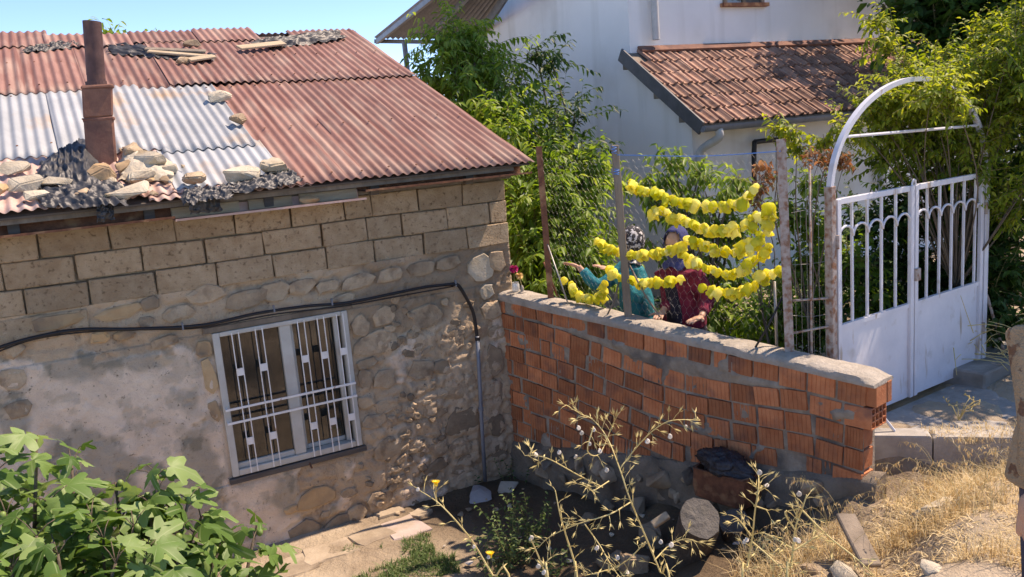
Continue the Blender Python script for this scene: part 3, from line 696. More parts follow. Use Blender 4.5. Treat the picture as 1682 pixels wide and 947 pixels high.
# eaves: wall plate, fascia, gutter
mb = MB(); mb.box(((HX0+.2)/2, -.02, 2.80), (.2-HX0+.06, .14, .085)); obj('wall_plate', mb, M['greywood'], roof)
mb = MB(); mb.box((-2.1, -.20, 2.845), (4.6, .022, .035)); obj('fascia_board', mb, M['greywood'], roof)
for a, b, z, m in ((-5.6,-2.6,2.757,'rust'), (-2.6,-1.18,2.735,'pinksheet'), (-1.18,.33,2.795,'rust')):
    mb = MB(); y = -.30
    mb.prism([Vector((a, y, z+.012)), Vector((a, y, z-.004)), Vector((a, -.09, z-.004)), Vector((a, -.09, z+.07)), Vector((a, -.094, z+.07)), Vector((a, -.094, z)), Vector((a, y+.004, z)), Vector((a, y+.004, z+.012))], (b-a, 0, 0))
    obj('gutter', mb, M[m], roof)
for a, b in ((-2.05,-1.72),(-1.66,-1.2),(-2.6,-2.12)):
    mb = MB(); mb.box(((a+b)/2, -.115, 2.78), (b-a, .03, .075)); obj('infill_board', mb, M['plank'], roof)

# ---- chimney
ch = MB(); c0 = onR(166, 268); cx, cy = -2.97, .50
zb_ = RP(cx, cy).z-.1
rt = Matrix.Rotation(R_(-4), 3, 'Z')
chimney = empty('chimney', (0, 0, 0)); chimney.location = (cx, cy, zb_); attach(chimney, house)
def sqring(c, w, z, rot, j=0, r=None):
    out = []
    for a, b in ((-1,-1),(-.0,-1.0),(1,-1),(1,0),(1,1),(0,1),(-1,1),(-1,0)):
        q = rot @ Vector((a*w/2, b*w/2, 0)); out.append(Vector((c[0]+q.x+(r.uniform(-j,j) if r else 0), c[1]+q.y+(r.uniform(-j,j) if r else 0), z)))
    return out
rr = random.Random(4)
zt1, zt2, zt3 = 3.50, 3.73, 4.21
mb = MB(); mb.loft([sqring((cx, cy), .205, zb_, rt, .004, rr), sqring((cx+.03, cy-.005), .205, zt1-.0, rt, .005, rr)]); obj('flue_block', mb, M['terracotta'], chimney, bevel=.012)
mb = MB(); mb.loft([sqring((cx+.03, cy-.005), .206, zt1-.016, rt, .012, rr), sqring((cx+.03, cy-.005), .212, zt1+.014, rt, .012, rr)]); obj('mortar_joint', mb, M['terracotta'], chimney, bevel=.008)
mb = MB(); mb.loft([sqring((cx+.03, cy-.005), .205, zt1+.012, rt, .004, rr), sqring((cx+.06, cy-.01), .205, zt2, rt, .005, rr)]); obj('flue_block', mb, M['terracotta'], chimney, bevel=.012)
mb = MB(); mb.loft([sqring((cx+.06, cy-.01), .208, zt2-.010, rt, .01, rr), sqring((cx+.06, cy-.01), .208, zt2+.02, rt, .014, rr)]); obj('mortar_collar', mb, M['terracotta'], chimney, bevel=.01)
mb = MB()
n = 20; rin = .058; rout = .064
def cring(c, r, z, tilt=0): return [Vector((c[0]+r*math.cos(2*math.pi*k/n), c[1]+r*math.sin(2*math.pi*k/n), z+tilt*math.cos(2*math.pi*k/n))) for k in range(n)]
cA = (cx+.055, cy-.015); cB = (cx+.095, cy-.025)
mb.loft([cring(cA, rout, zt2), cring(cB, rout, zt3, -.008), cring(cB, rin, zt3, -.008), cring(cA, rin, zt2+.1)], cap=True)
obj('stove_pipe', mb, M['pipe'], chimney, sm=R_(40))
mb = MB(); mb.tube([Vector((*cA, zt2+.02)), Vector((*cA, zt2+.05))], .075, 20); obj('pipe_collar', mb, M['pipe'], chimney)

# ---- loose stones on the roof
def rock_mesh(name, size, seed, sub=3, m='rubble', flat=.0):
    r = random.Random(seed); b = bmesh.new()
    for k in range(15 if sub > 2 else 11):
        d = Vector((r.gauss(0,1), r.gauss(0,1), r.gauss(0,1))).normalized(); e = max(abs(d.x), abs(d.y), abs(d.z)); d = d/(e**.72)*r.uniform(.82,1.05)
        b.verts.new((d.x*size[0]/2, d.y*size[1]/2, d.z*size[2]/2))
    h = bmesh.ops.convex_hull(b, input=b.verts[:])
    bmesh.ops.delete(b, geom=[v for v in b.verts if not v.link_faces], context='VERTS')
    bmesh.ops.dissolve_limit(b, angle_limit=R_(14), verts=b.verts[:], edges=b.edges[:])
    bmesh.ops.bevel(b, geom=b.edges[:], offset=min(size)*.075, segments=1 if sub < 3 else 2, affect='EDGES', clamp_overlap=True)
    bmesh.ops.triangulate(b, faces=b.faces[:])
    if sub > 2:
        bmesh.ops.subdivide_edges(b, edges=[e for e in b.edges if e.calc_length() > max(size)*.22], cuts=1)
        for v in b.verts: v.co += v.co.normalized()*min(size)*.10*mnoise.noise(v.co*(2.2/max(size))*2+Vector((seed, 0, 0)))
    bmesh.ops.recalc_face_normals(b, faces=b.faces[:])
    me = bpy.data.meshes.new(name); b.to_mesh(me); b.free(); me.materials.append(M[m]); smooth(me, R_(32)); return me
def rock(name, P, size, seed, m='rubble', rotz=0, up=None, label=None, cat='stone', group=None, sub=3, tilt=0):
    me = rock_mesh(name, size, seed, sub, m)
    o = bpy.data.objects.new(name, me); COL.objects.link(o)
    R = Matrix.Rotation(rotz, 4, 'Z') @ Matrix.Rotation(tilt, 4, 'Y')
    if up is not None: R = Vector(up).to_track_quat('Z', 'Y').to_matrix().to_4x4() @ R
    o.matrix_world = Matrix.Translation(P) @ R
    tag(o, label, cat, group); return o
RK = [(168,284,46,36,'stone_warm','squared tan stone lying directly in front of the chimney foot',.4),(96,296,60,20,'rubble','long flat white stone left of the chimney on the eaves',.2),(40,300,60,34,'rubble','pale lumpy stone at the far left of the roof rubble',.1),
 (207,311,80,26,'rubble','long yellowish flat stone below the chimney near the eave',.35),(219,248,34,36,'stone','rounded brown stone against the right side of the chimney',.2),(246,262,56,44,'rubble','broad pale mortar lump right of the chimney',.3),
 (203,274,28,24,'stone_warm','small ochre stone tucked below the chimney corner',.6),(229,286,48,32,'rubble','white angular stone right of the squared tan stone',.9),(24,275,54,26,'rubble','flat pale slab at the left edge of the roof',.1),(3,312,22,26,'stone_warm','orange brown stone cut by the left picture edge',.2),
 (319,292,37,30,'stone','grey tan block standing alone on the grey sheet near the eave',.3),(396,287,64,32,'rubble','long cream stone left of the white boulder on the eave',.25),(445,272,48,44,'rubble','white boulder at the lower corner of the grey sheet',.7),
 (360,156,42,24,'rubble','flat white stone at the top corner of the grey sheet',.3),(391,196,28,26,'stone','small round tan stone on the edge of grey and red sheets',.5),(300,99,26,17,'stone','small tan stone below the planks near the ridge',.2),(316,71,30,16,'darkstone','dark stone weighing down the planks on the ridge',.2),
 (276,276,30,18,'rubble','small white stone between the mortar lump and the lone block',.4),(60,318,40,22,'rubble','pale chunk under the long flat white stone',.5),(130,318,34,18,'stone','small brown chunk half under black plastic left of the chimney',.5)]
for k, (px, py, w, h, m, lab, rz) in enumerate(RK):
    p = onR(px, py, .03); s = px2m(p)
    W_, H_ = w*s*1.05, h*s*1.05
    th = max(min(H_*.75, .16), .06)
    p = onR(px, py, .045+th*.38)
    rock('roof_stone', p, (W_, max(H_*.95, W_*.55), th), 40+k, m, rz*.5, RN, lab, 'stone', 'stones weighing down the old roof')
rs = random.Random(8)
for k in range(44):
    px = rs.gauss(205, 55); py = rs.uniform(245, 325)
    if px < 5 or px > 300: px = rs.uniform(190, 280)
    p = onR(px, py, .055); s = rs.uniform(.03, .075)
    rock('roof_rubble', p, (s*1.3, s, s*.8), 100+k, rs.choice(['rubble','rubble','stone_warm','stone']), rs.uniform(0,3), RN, 'small broken stone in the rubble round the chimney foot', 'stone', 'small rubble round the chimney', sub=2)
# brick bit in the gutter
p = onY(508, 328, -.24); rock('gutter_stone', p, (.17, .1, .095), 77, 'stone_warm', .1, None, 'squared brown stone sitting in the rusty gutter', 'stone')

# ---- black plastic on the roof
def crumple(name, pts, m, label, cat, n=56, amp=.03, h0=.05, seed=0, base=None, nrm=None, fold=9, extra=None):
    """crumpled sheet filling a quad of 4 pixel corners laid on the roof"""
    P = [Vector(p) for p in pts]; u = np.linspace(0, 1, n); UU, VV = np.meshgrid(u, u, indexing='ij')
    A = np.array([list(p) for p in P])
    UW = UU+.06*(fbm(UU*5, VV*5, seed)-.5); VW = VV+.06*(fbm(UU*5+3, VV*5, seed+1)-.5)
    e = (fbm(UU*7, VV*7, seed+9)-.5)*.16
    UW = UW+e*(np.abs(UU-.5)*2)**6; VW = VW+e*(np.abs(VV-.5)*2)**6
    Q = A[0]*((1-UW)*(1-VW))[...,None]+A[1]*(UW*(1-VW))[...,None]+A[2]*(UW*VW)[...,None]+A[3]*((1-UW)*VW)[...,None]
    rid = 1-np.abs(2*fbm(UU*fold*.8, VV*fold*.45, seed+3, 2)-1); rid2 = 1-np.abs(2*fbm(UU*fold*1.5, VV*fold*1.1, seed+4, 2)-1)
    hh = h0*(1-(np.abs(UU-.5)*2)**4)*(1-(np.abs(VV-.5)*2)**4)*(.4+.9*fbm(UU*3, VV*3, seed+6))+amp*(rid**4+.4*rid2**4)
    if extra is not None: hh = hh+extra(UU, VV)
    nn = np.array(nrm if nrm is not None else RN)
    V = (Q+hh[...,None]*nn).reshape(-1, 3); ix = np.arange(n*n).reshape(n, n)
    q = np.stack([ix[:-1,:-1], ix[1:,:-1], ix[1:,1:], ix[:-1,1:]], -1).reshape(-1, 4)
    me = npmesh(name, V, q, M[m], smoothit=True)
    o = bpy.data.objects.new(name, me); COL.objects.link(o); tag(o, label, cat)
    c = Vector(V.min(0)*.5+V.max(0)*.5); me.transform(Matrix.Translation(-c)); o.location = c
    return o
q = lambda *a: [onR(x, y, .035) for x, y in a]
crumple('plastic_sheet', q((70,268),(150,225),(170,312),(60,310)), 'tarp', 'black plastic sheet heaped against the left side of the chimney', 'plastic sheet', seed=2, h0=.07, amp=.035)
crumple('plastic_sheet', q((60,318),(190,296),(215,338),(70,345)), 'tarp', 'crumpled black plastic spread below the chimney foot', 'plastic sheet', seed=3, h0=.03)
crumple('plastic_sheet', q((395,300),(480,280),(495,302),(380,322)), 'tarp', 'black plastic under the white boulder at the eave', 'plastic sheet', seed=4, h0=.03)
crumple('plastic_sheet', q((300,318),(385,305),(385,326),(300,338)), 'tarp', 'black plastic strip along the bottom edge of the grey sheet', 'plastic sheet', seed=5, h0=.02)
crumple('plastic_sheet', q((415,72),(560,54),(570,66),(440,82)), 'tarp', 'black plastic bunched along the ridge at the right', 'plastic sheet', seed=6, h0=.05, amp=.04)
crumple('plastic_sheet', q((180,72),(360,92),(340,104),(180,90)), 'tarp', 'black plastic showing below the ridge pieces beside the planks', 'plastic sheet', seed=7, h0=.02)
crumple('plastic_sheet', q((120,68),(40,82),(40,90),(135,78)), 'tarp', 'thin black plastic strip under the ridge left of the stove pipe', 'plastic sheet', seed=12, h0=.02)
crumple('mortar_heap', q((198,245),(280,264),(284,296),(194,296)), 'rubble', 'pale mortar heap right of the chimney foot', 'mortar', seed=40, h0=.07, amp=.010, fold=5)
# rags hanging over the eave
def hang(px0, px1, py0, py1, seed, label):
    a = onY(px0, py0, -.335); b = onY(px1, py0-8, -.335); c = onY(px1, py1-6, -.325); d = onY(px0, py1, -.325)
    crumple('plastic_rag', [a, b, c, d], 'tarp', label, 'plastic sheet', n=26, seed=seed, h0=.015, amp=.035, nrm=(0,-1,0), fold=7)
hang(158, 188, 330, 365, 8, 'black plastic rag hanging over the gutter below the chimney')
hang(310, 362, 318, 352, 9, 'wider black plastic rag hanging over the gutter below the grey sheet')
# planks by the ridge
for (x0, y0, x1, y1, wd_, lab, m) in ((310,98,352,92,.10,'short pale plank lying near the ridge','plank'),(238,80,338,84,.09,'dark plank lying along the ridge under a stone','greywood'),(243,84,352,93,.07,'long pale plank with one end on the ridge plastic','plank'),(392,78,466,70,.14,'broad curled plank at the right of the ridge','plank')):
    mb = MB(); a = onR(x0, y0, .085); b = onR(x1, y1, .095); mb.bar(a, b, wd_, .022, RN); o = obj('plank', mb, M[m], None, bevel=.004); tag(o, lab, 'plank', 'planks on the ridge')
# small twig debris on ridge
# ---- window
win = empty('window', (WX0, 0, WZ0)); attach(win, house)
FY = .025
def wb(name, x0, x1, z0, z1, y0, y1, m, bev=.004):
    mb = MB(); mb.box(((x0+x1)/2, (y0+y1)/2, (z0+z1)/2), (x1-x0, y1-y0, z1-z0)); return obj(name, mb, m, win, bevel=bev)
fw = .052
wb('frame_jamb', WX0, WX0+fw, WZ0+.06, WZ1, -.035, .06, M['frame']); wb('frame_jamb', WX1-fw, WX1, WZ0+.06, WZ1, -.035, .06, M['frame'])
wb('frame_head', WX0+fw+.001, WX1-fw-.001, WZ1-.035, WZ1, -.033, .06, M['frame']); wb('frame_sill', WX0+fw+.001, WX1-fw-.001, WZ0+.06, WZ0+.11, -.033, .06, M['frame'])
xm = WX0+.555
wb('mullion', xm-.045, xm+.045, WZ0+.111, WZ1-.036, -.02, .05, M['frame'])
wb('sash_rail', WX0+fw+.002, xm-.046, WZ0+.111, WZ0+.155, -.005, .04, M['frame']); 
wb('sash_stile', WX1-fw-.06, WX1-fw-.022, WZ0+.112, WZ1-.037, .01, .05, M['frame']); wb('sash_stile', xm+.046, xm+.078, WZ0+.112, WZ1-.037, .055, .085, M['frame'])
wb('sash_rail', xm+.079, WX1-fw-.061, WZ0+.112, WZ0+.15, .055, .085, M['frame'])
wb('pane', WX0+fw+.001, xm-.046, WZ0+.156, WZ1-.037, .018, .022, M['pane'], 0); wb('pane', xm+.079, WX1-fw-.061, WZ0+.151, WZ1-.037, .068, .072, M['pane'], 0)
wb('sill_board', WX0-.03, WX1+.03, WZ0+.005, WZ0+.05, -.045, .12, M['darkwood'])
wb('lintel', WX0-.06, WX1+.05, WZ1+.006, WZ1+.05, -.03, .1, M['greywood'])
mb = MB()
for k in range(40):
    x = WX0+(WX1-WX0)*k/39; mb.v += [(x, .30+.015*math.sin(k*1.9), WZ0), (x, .30+.012*math.sin(k*1.9+.5), WZ1)]
mb.f = [(2*k, 2*k+2, 2*k+3, 2*k+1) for k in range(39)]
obj('curtain', mb, M['curtain'], win, sm=True)
# grille
gy0 = -.075
WW = WX1-WX0; WH = WZ1-WZ0
for fz in (.505, .415):
    mb = MB(); z = WZ0+WH*fz; mb.bar((WX0+.01, gy0, z), (WX1-.01, gy0, z), .010, .017); obj('grille_rail', mb, M['grille'], win)
for u in (.128,.176,.295,.345,.605,.655,.755,.805,.905,.955):
    mb = MB(); x = WX0+WW*u; mb.bar((x, gy0+.008, WZ0+.075), (x, gy0+.008, WZ1-.012), .0075, .0075, (1,0,0)); obj('grille_bar', mb, M['grille'], win)
for u, v in [(u, v) for u in (.15,.32,.63,.78,.93) for v in (.735,.275)]:
    mb = MB(); mb.box((WX0+WW*u, gy0+.004, WZ0+WH*v), (.046, .010, .058)); obj('grille_plate', mb, M['grille'], win)
for x in (WX0+.02, WX1-.02):
    for v in (.505, .415):
        mb = MB(); mb.bar((x, gy0, WZ0+WH*v), (x, -.02, WZ0+WH*v), .012, .012); obj('grille_bracket', mb, M['grille'], win)
mb = MB(); mb.tube([(xm+.05, -.02, WZ0+.03), (xm+.05, -.1, WZ0+.0)], .008); obj('sill_hook', mb, M['rust'], win)

# ---- cable and conduit on the wall
def wpt(px, py, y=-.072): return onY(px, py, y)
def spline(P, n=6):
    P = [Vector(p) for p in P]; out = []
    for i in range(len(P)-1):
        a = P[max(i-1, 0)]; b = P[i]; c = P[i+1]; d = P[min(i+2, len(P)-1)]
        for k in range(n):
            t = k/n; out.append(.5*((2*b)+(c-a)*t+(2*a-5*b+4*c-d)*t*t+(3*b-a-3*c+d)*t**3))
    out.append(P[-1]); return out
cab = empty('wall_cable', wpt(700, 480), 'thick black cable sagging across the stone wall above the window', 'cable')
mb = MB(); mb.tube(spline([Vector((-5.5,-.072,1.55)), wpt(-80,600), wpt(0,570), wpt(60,553), wpt(130,541), wpt(220,540), wpt(330,534), wpt(420,515), wpt(500,503), wpt(570,497), wpt(650,481), wpt(700,471), wpt(748,466)]), .0125, 8); obj('cable_run', mb, M['black'], cab, sm=True)
mb = MB(); mb.tube(spline([Vector((-5.5,-.052,1.52)), wpt(-80,606,-.052), wpt(0,576,-.052), wpt(60,556,-.052), wpt(140,545,-.052), wpt(240,541,-.052), wpt(330,538,-.052), wpt(450,516,-.052), wpt(560,503,-.052), wpt(650,487,-.052), wpt(745,470,-.052)]), .006, 6); obj('thin_wire', mb, M['blackiron'], cab, sm=True)
mb = MB(); mb.tube(spline([wpt(740,467), wpt(752,468), wpt(765,487), wpt(777,512), wpt(782,540), wpt(784,556)]), .0165, 8); obj('cable_drop', mb, M['black'], cab, sm=True)
for px, py in ((545,497),(300,537),(450,508),(748,466)):
    mb = MB(); p = wpt(px, py, -.072); mb.bar(p+Vector((0,.0,-.02)), p+Vector((0,0,.035)), .012, .03, (0,1,0)); obj('cable_clip', mb, M['zinc'], cab)
cnd = empty('wall_conduit', wpt(797, 783), 'grey metal conduit running down the wall beside the brick wall', 'pipe')
mb = MB(); mb.tube([wpt(784,552,-.085), wpt(787,610,-.085), wpt(791,690,-.085), wpt(797,790,-.085)], .0175, 10); obj('conduit_pipe', mb, M['zinc'], cnd, sm=True)
for py, px in ((556,784.3),(672,790)):
    mb = MB(); p = wpt(px, py, -.085); mb.tube([p+Vector((0,0,-.015)), p+Vector((0,0,.015))], .024, 10); obj('conduit_clamp', mb, M['black'] if py < 600 else M['zinc'], cnd)

# ------------------------------------------------------------------ brick garden wall
gw = empty('garden_wall', W(1.7, .3), 'rough hollow red brick garden wall with a pale cement coping', 'wall')
def zbase(s): return float(np.interp(s, [-.2,0,2.08,3.4,3.6], [.30,.32,.645,.885,.92]))
def wedge(s): 
    t = (s-.55)/2.5
    return 0 if t <= 0 or t >= 1 else .095*math.sin(math.pi*t**1.25)**1.3
CO = .1435
def brick_mesh(Lb, H, seed, broken=False):
    r = random.Random(seed); Dp = .13; fr = []; n = max(3, int(Lb/.028))
    for k in range(n):
        a = Lb*k/n; b = Lb*(k+1)/n; g_ = .0028 if not broken else r.choice([.003,.04,.05])
        fr += [(a+.0015, 0 if not broken else r.choice([0,0,.012])), (b-.005, 0 if not broken else 0), (b-.0045, g_), (b-.0005, g_)]
    fr = fr[:-2]
    poly = [(x-Lb/2, y) for x, y in fr]+[(Lb/2, Dp), (-Lb/2, Dp)]
    j = [r.uniform(-.004,.004) for _ in range(4)]
    mb = MB()
    bot = [Vector((x, y, -H/2+j[0]+(j[1]-j[0])*(x/Lb+.5))) for x, y in poly]; top = [Vector((x, y, H/2+j[2]+(j[3]-j[2])*(x/Lb+.5))) for x, y in poly]
    mb.loft([bot, top]); me = mb.mesh('brick'); fixn(me); me.materials.append(M['brick']); return me
BV = [brick_mesh(.188, .127, k) for k in range(6)]; BB = [brick_mesh(.188, .125, 50+k, True) for k in range(4)]; BH = [brick_mesh(.105, .126, 20+k) for k in range(3)]
rs = random.Random(21); nb = 0
xax = Vector((WD.x, WD.y, -.0569)).normalized()
for r_ in range(11):
    s = -.12+(.1 if r_ % 2 else 0)+rs.uniform(-.02,.02)
    while s < 3.47:
        end = 3.50 if r_ == 0 else (3.28 if r_ == 1 else 3.42); half = rs.random() < .10; Lb = .105 if half else .188; cut = 1.0
        if s+Lb > end-.05: cut = (end-s)/Lb
        if cut < .35: break
        Lb *= cut
        sc_ = s+Lb/2; zt = wtop(sc_)-r_*CO-(wedge(sc_) if r_ else 0)
        zc = zt-CO/2-.002
        lowest = zc-CO < zbase(sc_)-.05
        if zc > zbase(sc_)-.02 and rs.random() > (.02 if r_ else 0):
            lst = BH if half else (BB if (lowest and rs.random() < .55) else BV)
            off = rs.uniform(-.012,.010)
            dz = 0 if not r_ else (wedge(sc_+.09)-wedge(sc_-.09))/.18
            xa = Vector((WD.x, WD.y, -.0569-dz)).normalized(); ya = -WN; za = xa.cross(ya)
            if za.z < 0: za = -za
            R4 = basis(W(sc_, zc+rs.uniform(-.007,.007), off), xa, ya, za)
            if True:
                inst('brick', rs.choice(lst), R4 @ Matrix.Rotation(rs.uniform(-.035,.035), 4, 'Z') @ Matrix.Rotation(rs.uniform(-.03,.03), 4, 'Y') @ Matrix.Scale(cut, 4, (1,0,0)), gw); nb += 1
        if cut != 1.0: break
        s += Lb+rs.choice([.006,.01,.014,.02,.03])
# end brick laid with its hollow cells showing
sE = 3.50; zE = wtop(sE)-1.5*CO
def endbrick(z0, z1, s0, s1, t0, t1, holes):
    mb = MB()
    th = .008
    c = lambda s, t, z: W(s, z, -t)
    nsx, nsz = 4, 3
    for i in range(nsx+1):
        t = t0+(t1-t0)*i/nsx; mb.hexa([c(s, tt, z) for s in (s0, s1) for tt in (t-th/2, t+th/2) for z in (z0, z1)])
    for k in range(nsz+1):
        z = z0+(z1-z0)*k/nsz; mb.hexa([c(s, tt, zz) for s in (s0, s1) for tt in (t0, t1) for zz in (z-th/2, z+th/2)])
    mb.hexa([c(s, tt, z) for s in (s0, s0+.02) for tt in (t0, t1) for z in (z0, z1)])
    return mb
o = obj('brick', endbrick(zE-.064, zE+.064, 3.30, 3.475, .006, .185, True), M['brick'], gw); tag(o, 'end brick with its hollow cells open')
# solid end brick of the top course across the wall thickness
mb = MB(); z1 = wtop(3.5)
mb.hexa([W(s, z, -t) for s in (3.34, 3.505) for t in (.145, .20) for z in (z1-.138, z1-.003)]); obj('brick', mb, M['brick'], gw, bevel=.004)
mb = MB(); mb.hexa([W(s, z, -t) for s in (3.40, 3.50) for t in (.012, .19) for z in (z1-.137, z1-.004)]); obj('brick', mb, M['brick'], gw, bevel=.004)
# mortar core, slightly recessed, rough
ns, nzz = 180, 60
S = np.linspace(-.14, 3.42, ns); V = []
zb_arr = np.interp(S, [-.2,0,2.08,3.4,3.6], [.2,.22,.55,.80,.85])
for i in range(ns):
    for k in range(nzz):
        z = zb_arr[i]+(wtop(S[i])-.004-zb_arr[i])*k/(nzz-1); V.append((S[i], z))
V = np.array(V); wedg = np.array([wedge(s) for s in V[:,0]]); zr = np.array([wtop(s) for s in V[:,0]])-CO-wedg*.5
inb = np.exp(-((V[:,1]-zr)/(wedg*.5+.012))**4)*(wedg > .015)
blot = ss(.69,.76, fbm(V[:,0]*4.1, V[:,1]*5.5, 66))
off = -.014+.016*(fbm(V[:,0]*16, V[:,1]*16, 61)-.5)+.016*inb*(.6+.6*fbm(V[:,0]*9, V[:,1]*9, 62))+.019*blot*(.5+fbm(V[:,0]*20, V[:,1]*20, 67))
co = np.stack([WA.x+WD.x*V[:,0]+WN.x*off, WA.y+WD.y*V[:,0]+WN.y*off, V[:,1]], -1)
ix = np.arange(ns*nzz).reshape(ns, nzz); qd = np.stack([ix[:-1,:-1], ix[1:,:-1], ix[1:,1:], ix[:-1,1:]], -1).reshape(-1, 4)
me = npmesh('mortar', co, qd, M['mortar'], smoothit=True); o = bpy.data.objects.new('mortar', me); COL.objects.link(o); attach(o, gw)
mb = MB(); p0, p1 = -.14, 3.40
mb.hexa([W(s, z, -t) for s in (p0, p1) for t in (.03, .19) for z in (.0, 1)])
mb.v = [(x, y, (zbase(p0)-.5 if z < .5 else wtop(p0)-.01) if i < 4 else (zbase(p1)-.4 if z < .5 else wtop(p1)-.01)) for i, (x, y, z) in enumerate(mb.v)]
obj('wall_body', mb, M['mortar'], gw)
# coping: lumpy cement
ns = 150; cr = []
for i in range(ns):
    s = -.16+3.66*i/(ns-1); e = ss(3.50, 3.38, s); zt = wtop(s)
    th = (.052+.012*(float(fbm(s*6, 3.1, 5))-.5))*float(.35+.65*e); ov = .022+.02*(float(fbm(s*7, 1.2, 7))-.5)
    j = lambda k: .014*(float(fbm(s*11+k*7, k*2.2, 9+k))-.5)
    drop = .02*(1-s/3.6)+.015*float(fbm(s*5, 9, 3))
    prof = [(ov-.004, -drop), (ov+j(1), .012), (ov-.012, th*.8+j(2)), (-.03, th+j(3)), (-.10, th+.006+j(4)), (-.17, th+j(5)), (-.215, th*.8+j(6)), (-.23, .0), (-.20, -.02), (-.03, -.012)]
    cr.append([W(s, zt+h, o_) for o_, h in prof])
mb = MB(); mb.loft(cr); obj('coping', mb, M['cap'], gw, sm=R_(50))
# concrete footing
ns = 90; cr = []
for i in range(ns):
    s = -.2+3.72*i/(ns-1); z = zbase(s); j = lambda k: .075*(float(fbm(s*7+k*3.3, k*1.7, 30+k))-.5)
    prof = [(-.1, z+.02), (.0+j(1)*.4, z+.005+j(2)*.8), (.03+j(3)*.5, z-.03+j(4)*.6), (.045+j(5)*.7, z-.12+j(2)), (.05+j(6)*1.2, z-.26), (.06+j(7), z-.75), (-.1, z-.75)]
    cr.append([W(s, h, o_) for o_, h in prof])
mb = MB(); mb.loft(cr); obj('footing', mb, M['footing'], gw, sm=R_(60))

rs = random.Random(27)
for k in range(34):     # rubble stones packed under the bricks
    s = rs.uniform(.3, 3.45); sz = rs.uniform(.07,.17); z = zbase(s)-rs.uniform(.06,.30)
    me = rock_mesh('footing_stone', (sz*1.4, sz*.9, sz), 700+k, 2, rs.choice(['darkstone','footing','stone','stone']))
    inst('footing_stone', me, Matrix.Translation(W(s, z, .06)) @ Matrix.Rotation(rs.uniform(0,3), 4, 'Z') @ Matrix.Rotation(rs.uniform(-.4,.4), 4, 'X'), gw)
# ------------------------------------------------------------------ fence posts, rods, netting
def post(px0, py0, px1, py1, w, m, label, kind):
    b = onW(px0, py0, -.11); t = onW(px1, py1, -.11); b = b-Vector((0,0,.06))
    mb = MB(); d = (t-b)
    x = Rt0.normalized(); y = Vector((-x.y, x.x, 0))
    if kind == 'angle':
        prof = [(-w/2, 0), (w/2, 0), (w/2, w), (w/2-.005, w), (w/2-.005, .005), (-w/2, .005)]
        a = [b+x*i+y*j for i, j in prof]; mb.prism(a, d); ob = obj('fence_post', mb, M[m])
    else:
        nseg = 8; rings = []
        r = random.Random(int(px0))
        for k in range(nseg+1):
            c = b+d*(k/nseg)+x*r.uniform(-.003,.003); ww = w*(1-.06*k/nseg)
            rings.append([c+x*(ww/2*i)+y*(w*.5*j) for i, j in ((-1,-1),(1,-1),(1,1),(-1,1))])
        mb.loft(rings); ob = obj('fence_post', mb, M[m], bevel=.004)
    tag(ob, label, 'post', 'fence posts on the brick wall'); return b, t
P1 = post(905, 490, 885, 240, .052, 'rust', 'dark red rusty angle iron fence post nearest the old house', 'angle')
P2 = post(1033, 527, 1010, 238, .056, 'greywood', 'grey brown square fence post in front of the woman in teal', 'sq')
P3 = post(1298, 588, 1283, 228, .060, 'rustpaint', 'peeling white and rust fence post nearest the gate', 'angle')
def rod(pts, r, m, label, name='stay_rod'):
    mb = MB(); mb.tube([onW(x, y, o_) for x, y, o_ in pts], r, 6); o = obj(name, mb, M[m], sm=True); tag(o, label, 'rod')
rod([(899,400,-.12),(933,498,-.052)], .007, 'wire', 'thin pale stay rod leaning from the rusty post to the coping')
rod([(893,430,-.14),(916,487,-.17)], .009, 'rust', 'short rusty rod beside the rusty post')
rod([(1031,430,-.12),(1060,485,-.1),(1084,520,-.05)], .008, 'greywood', 'thin brown stick leaning right from the middle post')
rod([(1017,462,-.13),(1008,495,-.1),(996,520,-.05)], .007, 'greywood', 'thin crooked stick leaning left of the middle post')
rod([(1287,484,-.15),(1262,535,-.12),(1236,578,-.06)], .008, 'blackiron', 'dark bent rod leaning left of the peeling post')
rod([(1272,462,-.2),(1276,572,-.2)], .010, 'wire', 'thin grey upright pipe just left of the peeling post')
mb = MB(); a = onW(1012, 254, -.10); b = onW(1282, 248, -.10); mid = onW(1150, 256, -.10)
mb.tube(spline([a, mid, b], 10), .0035, 5)
mb.tube([onW(1009,252,-.07)+Vector((0,0,.005*k)) + Vector((.02*math.cos(k*1.3), .02*math.sin(k*1.3), 0)) for k in range(12)], .003, 4)
mb.tube([onW(1013,287,-.07)+Vector((0,0,.004*k)) + Vector((.022*math.cos(k*1.3), .022*math.sin(k*1.3), 0)) for k in range(12)], .003, 4)
o = obj('blue_string', mb, M['blue']); tag(o, 'blue string stretched between the middle and peeling posts', 'string')
# hexagonal wire netting between the posts
mb = MB(); s0, s1, z0n, z1n = .56, 2.86, 1.72, 2.95; c = .055; V = []; Fq = []
rn = random.Random(6)
def seg(a, b, r=.0005):
    d = (b-a).normalized(); u = d.orthogonal().normalized(); w = d.cross(u); i = len(V)
    for p in (a, b):
        for k in range(3): V.append(p+(u*math.cos(2.094*k)+w*math.sin(2.094*k))*r)
    for k in range(3): Fq.append((i+k, i+(k+1) % 3, i+3+(k+1) % 3, i+3+k))
def warp(s, z): return W(s+.01*math.sin(z*7+s*3), z-.03*math.sin((s-.56)*2.7)-.0569*(s-.56)*.4, -.128+.012*math.sin(s*9+z*5))
ncol = int((s1-s0)/c); nrow = int((z1n-z0n)/c)
for j in range(nrow):
    for i in range(ncol):
        x = s0+c*(i+.5*(j % 2)); z = z0n+c*j
        a = warp(x, z); b = warp(x, z+c*.45); l = warp(x-c*.5, z+c); r = warp(x+c*.5, z+c)
        seg(a, b); seg(b, l); seg(b, r)
